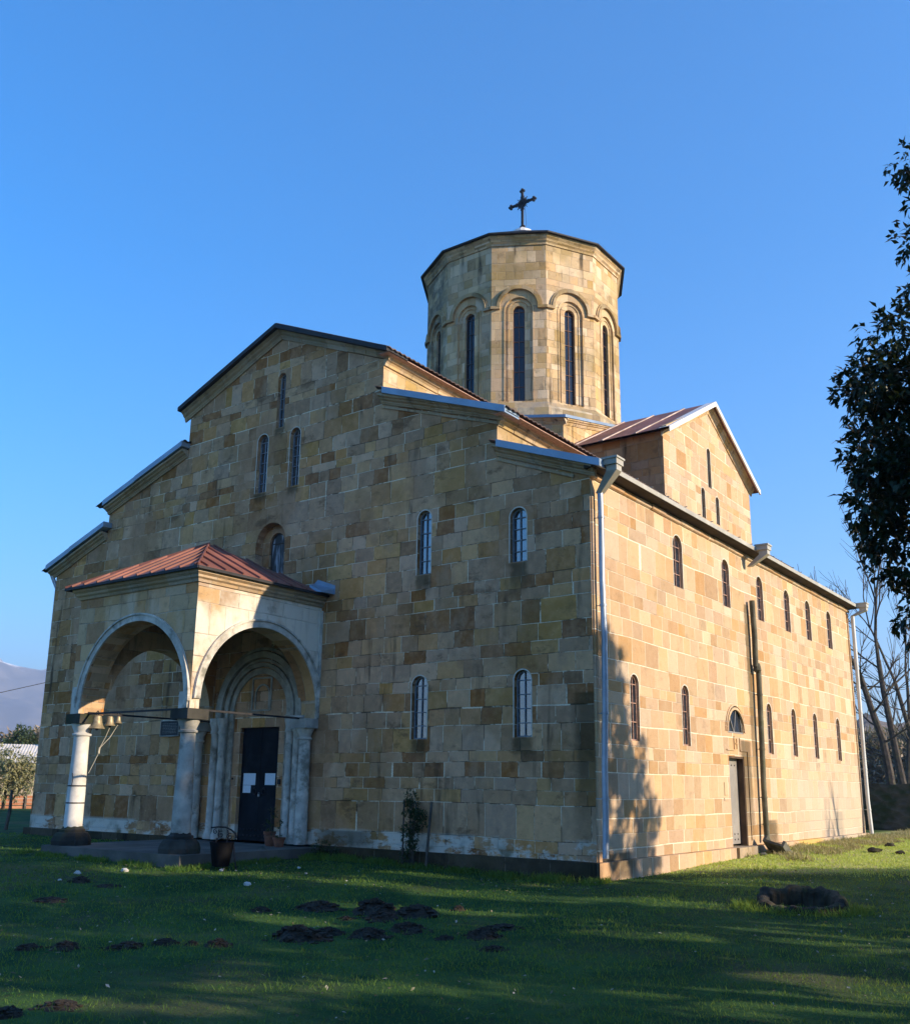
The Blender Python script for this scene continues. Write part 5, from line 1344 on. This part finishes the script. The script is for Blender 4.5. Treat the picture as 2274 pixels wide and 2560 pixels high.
for i, (uv_, s, lab) in enumerate(WS): stone(g2(*uv_), s * .68, 'stonewhite', 10 + i, 'white_stone', lab, 'stone', 'white stones on the grass', .6)

# round stone curb
rc = gpix(2003, 2274); m = MB(); rr = random.Random(2); N = 84; R0 = .56; zb = -.55
prof_ = [(-.02, -.3), (0.0, .0), (.02, .11), (.03, .14), (.055, .15), (.08, .155), (.11, .15), (.14, .13), (.16, .09), (.17, -.15), (.17, -.45)]
vd_ = (rc - CAMPOS).xy.normalized()
secs = []
for i in range(N):
    a = 2 * pi * i / N; sec = []
    for o_r, z in prof_:
        nz = mnoise.noise((cos(a) * 3, sin(a) * 3, z * 3)) * .05 + mnoise.noise((cos(a) * 9, sin(a) * 9, z * 9)) * .03 + mnoise.noise((cos(a) * 26, sin(a) * 26, z * 26)) * .022 - (.012 if i % 7 == 0 else 0)
        r = R0 - o_r + nz; sec.append(Vector((rc.x + r * cos(a), rc.y + r * sin(a), rc.z + z + nz * .8 + (.085 * (cos(a) * vd_.x + sin(a) * vd_.y) if z > .05 else 0))))
    secs.append(sec)
for i in range(N):
    for j in range(len(prof_) - 1): m.face((secs[i][j], secs[(i + 1) % N][j], secs[(i + 1) % N][j + 1], secs[i][j + 1]))
m.face([s[-1] for s in secs])
MAT['curb'] = simple('mossy_brown_curb', (.05, .041, .027), .95, var=.45, scale=5, bump=1.0, col2=(.05, .06, .02), amt=.7)
tag(m.build('stone_curb', 'curb'), 'low round mossy stone curb sunk in the lawn at the right', 'stone curb')

# ------------------------------------------------------------------ potted plants, shrub, stakes
def pot(x, y, r, hh, lab, seed, plant):
    z = -.033; t = empty('flower_pot', (x, y, z)); tag(t, lab, 'flower pot', 'flower pots by the main door')
    m = MB(); m.lathe([(r * .72, 0), (r * .95, hh * .78), (r * 1.08, hh * .78), (r * 1.1, hh), (r * .95, hh), (r * .9, hh * .85), (0, hh * .84)], (x, y, z), 18); m.build('pot_body', 'terracotta', t, smooth=True)
    rg = np.random.default_rng(seed); C = [np.array([x + rg.normal() * r * .3, y + rg.normal() * r * .3, z + hh + .05 + .17 * k * plant]) for k in range(3)]
    V, Fc, ti = crown(rg, C, [.09] * 3, 700 * plant, .05, .022, .3, -.2, .2); np_mesh('plant', V, Fc, 'leaf2', ti, t)
    m = MB(); m.tube([(x, y, z + hh * .8), (x + .01, y, z + hh + .15), (x, y + .01, z + hh + .42 * plant)], .006, 5); m.build('stem', 'stake', t)
pot(-7.12, -.30, .115, .26, 'tallest terracotta pot, at the back nearest the door', 1, 1.0)
pot(-6.85, -.52, .125, .20, 'middle terracotta pot with a thin plant', 2, .9)
pot(-6.52, -.62, .115, .18, 'terracotta pot nearest the right column', 3, .8)
# shrub with two stakes on the facade
sz = ground_z(-3.6, -.3)
t = empty('climbing_shrub', (-3.58, -.28, sz)); tag(t, 'sparse young evergreen shrub against the front wall between two stakes', 'shrub')
rg = np.random.default_rng(9); C = [np.array([-3.58 + rg.normal() * .05 + (.12 if 4 < k < 8 else 0), -.27 + rg.normal() * .03, sz + .15 + k * .105]) for k in range(11)]
V, Fc, ti = crown(rg, C, [.13 + .04 * (3 < k < 9) for k in range(11)], 1500, .055, .024, .3, .1, .1); np_mesh('foliage', V, Fc, 'leaf2', ti, t)
m = MB()
for k in range(4): m.tube([(-3.58 + k * .03, -.28, sz - .05), (-3.60 + k * .03, -.27, sz + .5), (-3.62 + k * .05, -.26, sz + 1.1)], .009, 5)
m.build('stem', 'stake', t)
for x0, x1, h_, r, lab in ((-3.72, -3.755, 1.15, .016, 'thin dark stake left of the shrub on the front wall'), (-3.20, -3.13, 1.12, .024, 'thicker dark stake right of the shrub on the front wall')):
    m = MB(); m.tube([(x0, -.30, sz - .1), ((x0 + x1) / 2, -.28, sz + h_ * .5), (x1, -.25, sz + h_)], r, 8); tag(m.build('stake', 'stake'), lab, 'stake', 'stakes beside the shrub')
# weeds at the foot of the facade, right of the porch
for x, y, s, lab in ((-5.70, -.32, .20, 'dark mossy weed tuft right of the porch column'), (-5.45, -.25, .13, 'small yellowish weed tuft on the wall foot right of the porch')):
    z = ground_z(x, y); t = empty('weed_tuft', (x, y, z)); tag(t, lab, 'weed', 'weeds at the wall foot'); rg = np.random.default_rng(int(s * 100))
    V, Fc, ti = crown(rg, [np.array([x, y, z + s * .8])], [s], 1800, .05, .018, .3, -.3, .2); np_mesh('foliage', V, Fc, 'leaf2', ti, t)
# dry twigs on the aisle roof
t = empty('dry_weed', (-1.05, 5.1, 7.12)); tag(t, 'dry leafless weeds growing on the aisle roof below the gable', 'weed'); m = MB(); rr = random.Random(8)
for k in range(16):
    a = Vector((-1.0 + rr.uniform(-.06, .06), 5.0 + rr.uniform(-.35, .35), 7.08)); b = a + Vector((rr.uniform(-.1, .1), rr.uniform(-.16, .16), rr.uniform(.25, .55)))
    m.tube([a, a.lerp(b, .5) + Vector((rr.uniform(-.03, .03), rr.uniform(-.03, .03), 0)), b], [.009, .007, .004], 4)
    for q in range(2): c = a.lerp(b, rr.uniform(.4, .9)); m.tube([c, c + Vector((rr.uniform(-.08, .08), rr.uniform(-.1, .1), rr.uniform(.06, .16)))], [.005, .003], 4)
m.build('twig', 'palebark', t)
# broken channel under the middle pipe
m = MB(); Mx = Matrix.Translation((.42, 7.10, .06)) @ Matrix.Rotation(radians(-32), 4, 'X') @ Matrix.Rotation(radians(16), 4, 'Y')
m.box((-.22, -.06, -.05), (.26, .62, .0), 0, Mx); m.box((-.22, -.06, .0), (-.16, .62, .10), 0, Mx); m.box((.20, -.06, .0), (.26, .55, .09), 0, Mx)
tag(m.build('broken_channel', 'boulder'), 'broken concrete drain channel leaning below the old downpipe', 'drain channel')
stone((.40, 7.75, ground_z(.4, 7.75)), .13, 'boulder', 41, 'rubble_stone', 'dark rubble stone beside the broken drain channel', 'stone', 'rubble at the wall foot')
stone((.36, 6.62, ground_z(.36, 6.62)), .07, 'boulder', 43, 'rubble_stone', 'small dark rubble stone in front of the broken drain channel', 'stone', 'rubble at the wall foot')
for (u, v), s, lab in (((2185, 2132), .14, 'brown rubble lump on the bare soil past the far corner'), ((2225, 2118), .12, 'brown rubble lump on the track beyond the far corner'), ((2250, 2136), .09, 'small brown rubble lump near the right edge')):
    stone(g2(u, v), s, 'curb', u, 'rubble_stone', lab, 'stone', 'rubble on the bare track', .5)

# ------------------------------------------------------------------ left background
def leafy(name, base, C, R, n_per, ll, lw, mat, label, cat='tree', trunk_r=.05, seed=0, group=None, trunks=1, down=.1):
    rg = np.random.default_rng(seed); t = empty(name, base); tag(t, label, cat, group)
    V, Fc, ti = crown(rg, [np.array(c) for c in C], R, n_per, ll, lw, .25, down, .15); np_mesh('crown', V, Fc, mat, ti, t)
    b = Vector(base); zt = max(c[2] for c in C)
    branchy(rg, b + Vector((0, 0, -.1)), Vector((sum(c[0] for c in C) / len(C), sum(c[1] for c in C) / len(C), zt)), trunk_r, [((c[2] - b.z) / (zt - b.z + .01) * .8, tuple(c)) for c in C], .08).build('trunk', 'bark', t, smooth=True)
    return t
D0 = 26
def PX(u, v, d): p = PIX(u, v, d); return (p.x, p.y, p.z)
b0 = PX(10, 2100, 24); 
C = [PX(u, v, 51 + random.uniform(-.9, .9)) for u, v in ((5, 1910), (35, 1900), (60, 1925), (20, 1940), (48, 1955), (75, 1950), (0, 1965), (70, 1915), (30, 1970), (-30, 1930), (-45, 1960), (-10, 1890))]
leafy('young_tree', (PX(6, 2030, 51)), C, [.56] * len(C), 190, .20, .075, 'olive', 'pale olive-leaved young tree by the fence at the left edge', seed=2, trunk_r=.075)
# second thin sapling stem
m = MB(); p0 = Vector(PX(14, 2075, 26)); p1 = Vector(PX(30, 1975, 26)); m.tube([p0, p0.lerp(p1, .5) + Vector((.05, 0, 0)), p1], [.045, .04, .03], 6); tag(m.build('sapling_pole', 'stake'), 'thin dark leaning pole beside the young tree at the left', 'pole')
# red fence of boards
n = NT('red_boards'); o_ = n.obj(); bz_ = n.math('FRACT', n.math('MULTIPLY', n.sep(o_)[2], 9.0))
MAT['redfence'] = n.bsdf(n.mix(n.sstep(n.noise(o_, 3, 3), .4, .7), (.42, .17, .09), (.55, .27, .16)), .85)
fb = empty('board_fence', (-39.0, 11, 0)); tag(fb, 'low red board fence in the sun beyond the left lawn', 'fence')
A = Vector(PX(-160, 2035, 53)); B = Vector(PX(160, 2030, 53)); A.z = B.z = -.55
m = MB()
for k in range(6): m.bar(A + Vector((0, 0, .12 + k * .16)), B + Vector((0, 0, .12 + k * .16)), .04, .125)
m.build('boards', 'redfence', fb)
for k in range(7): 
    p = A.lerp(B, k / 6) + Vector((.06, .03, 0)); mm = MB(); mm.box((p.x - .05, p.y - .05, -.5), (p.x + .05, p.y + .05, .60)); mm.build('post', 'stake', fb)
# shed with a pale sheet roof
shed = empty('shed', (-44, 16, 0)); tag(shed, 'long low building with a pale corrugated roof beyond the left fence', 'building')
A = Vector(PX(-260, 1905, 68)); B = Vector(PX(210, 1912, 68)); A.z = 2.2; B.z = 2.2; A2 = A + Vector((-3.6, 2.6, 1.25)); B2 = B + Vector((-3.6, 2.6, 1.25))
m = MB(); N = 60
for i in range(N):
    a, b = A.lerp(B, i / N), A.lerp(B, (i + 1) / N); c, d = A2.lerp(B2, (i + 1) / N), A2.lerp(B2, i / N); hz = Vector((0, 0, .03))
    ml = (a + b) / 2 + hz; mu = (c + d) / 2 + hz
    m.face((a, ml, mu, d)); m.face((ml, b, c, mu))
    for p, q in ((d, c),): m.face((d, c, c + (c - b) * Vector((1, 1, 0)).length * 0 + Vector((-3.6, 2.6, -.95)), d + Vector((-3.6, 2.6, -.95))))
m.build('roof', simple('pale_sheet_roof', (.62, .56, .47), .7, var=.1, scale=.6, bump=.05), shed)
m = MB(); A3 = A + (A2 - A) * .06; B3 = B + (B2 - B) * .06
for P, Q in ((A3, B3),): m.face((Vector((P.x, P.y, -.5)), Vector((Q.x, Q.y, -.5)), Vector((Q.x, Q.y, 2.1)), Vector((P.x, P.y, 2.1))))
m.face((Vector((A3.x, A3.y, -.5)), Vector((A3.x, A3.y, 2.1)), A2, Vector((A2.x, A2.y, -.5))))
m.build('wall', simple('pale_brown_wall', (.42, .33, .24), .9, var=.2, scale=.8), shed)
C = [PX(u, v, 75 + random.uniform(-1, 1)) for u, v in ((45, 1850), (60, 1840), (70, 1850), (35, 1856), (55, 1832), (78, 1860), (25, 1862))]
leafy('round_tree', (PX(55, 1950, 75)), C, [.55] * len(C), 90, .30, .14, 'conifer', 'round dark green tree standing behind the pale roof at the left', seed=6, trunk_r=.16)
# brown scrub belts
def scrub(name, u0, u1, v0, v1, dist, n_, ll, label, mat='scrub', seed=0):
    rg = np.random.default_rng(seed); C = []; R = []
    for k in range(n_):
        u = rg.uniform(u0, u1); v = rg.uniform(v0, v1); p = PIX(u, v, dist + rg.uniform(-4, 4)); C.append(np.array(p)); R.append(rg.uniform(.5, 1.1) * dist / 60)
    V, Fc, ti = crown(rg, C, R, 60, ll, ll * .35, .2, .0, .1); o = np_mesh(name, V, Fc, mat, ti); tag(o, label, 'scrub', kind='stuff')
scrub('scrub', -150, 200, 1855, 1960, 95, 60, .6, 'belt of leafless brown scrub behind the pale roof', seed=3)
scrub('scrub', 2110, 2420, 1850, 1975, 80, 150, .5, 'grey brown leafless scrub on the slope behind the bare trees', seed=4)
# power line
pl = empty('power_line', (-42, -6, 0)); tag(pl, 'thin dark power line crossing the sky before the mountains', 'power line')
A = Vector(PX(-600, 1880, 52)); B = Vector(PX(400, 1610, 70)); m = MB()
pa, pb = Vector(PX(0, 1732, 54)), Vector(PX(112, 1707, 56)); dv = (pb - pa); A = pa - dv * 7; B = pb + dv * 4
m.tube([A.lerp(B, t) + Vector((0, 0, -1.2 * 4 * t * (1 - t) * 0)) for t in np.linspace(0, 1, 9)], .018, 5); m.build('wire', 'iron', pl)
for P in (A, B): mm = MB(); mm.tube([(P.x, P.y, -.5), (P.x, P.y, P.z + .4)], .12, 8); mm.build('pole', 'stake', pl)

# ------------------------------------------------------------------ hills and mountains
n = NT('mountain_rock'); o_ = n.obj(); zz = n.sep(o_)[2]
snow = n.sstep(n.math('ADD', zz, n.math('MULTIPLY', n.noise(o_, .02, 6, .65), 110)), 328, 345)
MAT['mountain'] = n.bsdf(n.mix(snow, n.mix(n.sstep(n.noise(o_, .012, 5), .4, .65), (.17, .165, .17), (.25, .23, .22)), (.85, .87, .9)), .95)
def ridge(name, az0, az1, d0, d1, hfun, mat, na=140, nr=24, label=None):
    V = []; Fc = []
    for i in range(na + 1):
        az = radians(az0 + (az1 - az0) * i / na)
        for j in range(nr + 1):
            t = j / nr; d = d0 + (d1 - d0) * t; x = CAMPOS.x + sin(az) * d; y = CAMPOS.y + cos(az) * d
            V.append((x, y, hfun(az, t, x, y)))
    for i in range(na):
        for j in range(nr): a = i * (nr + 1) + j; Fc.append((a, a + 1, a + nr + 2, a + nr + 1))
    me = bpy.data.meshes.new(name); me.from_pydata(V, [], Fc); me.materials.append(MAT[mat]); me.polygons.foreach_set('use_smooth', [True] * len(Fc))
    o = bpy.data.objects.new(name, me); COL.objects.link(o); tag(o, kind='structure'); 
    if label: o['label'] = label
    return o
def hm(az, t, x, y):
    prof = t ** 1.15 if t < .8 else .8 ** 1.15 - (t - .8) * 1.5
    top = 392 + 12 * sin(az * 9 + 1) + 26 * mnoise.noise((az * 30, 1, 0)) + 10 * mnoise.noise((az * 110, 2, 0))
    return -4 + prof * top * (1 + .16 * mnoise.noise((x * .006, y * .006, 1)) + .08 * mnoise.noise((x * .02, y * .02, 2)))
ridge('mountains', -110, -25, 1700, 3000, hm, 'mountain', label='far bluish mountains with snow on the crest')
n = NT('brush_hill'); o_ = n.obj()
MAT['hill'] = n.bsdf(n.mix(n.sstep(n.noise(o_, .12, 6, .7), .4, .62), (.10, .085, .07), (.26, .21, .165)), .95, bump=n.noise(o_, .4, 5, .7), bs=1, bd=1.5)
def hh2(az, t, x, y):
    prof = sin(min(1, t / .7) * pi / 2) if t < .7 else 1 - (t - .7) * 1.6
    return -1.5 + prof * (24 + 6 * sin(az * 7) + 5 * mnoise.noise((az * 40, 3, 0))) * (1 + .12 * mnoise.noise((x * .05, y * .05, 1)))
ridge('hills', -22, 40, 140, 330, hh2, 'hill', 90, 20, label='low brushy brown hill behind the bare trees')

# ------------------------------------------------------------------ the air: far things fade to blue
m = MB(); m.box((-3600, -3600, -8), (3600, 3600, 400)); MB_h = m
n = NT('haze_air'); pv = n.node('ShaderNodeVolumePrincipled'); pv.inputs['Color'].default_value = (.56, .74, 1.0, 1); pv.inputs['Density'].default_value = HAZE; pv.inputs['Anisotropy'].default_value = .2
n.t.links.new(pv.outputs[0], n.out.inputs['Volume'])
hz = m.build('haze', n.m); tag(hz, 'pale blue haze over the distant mountains', None, kind='stuff')
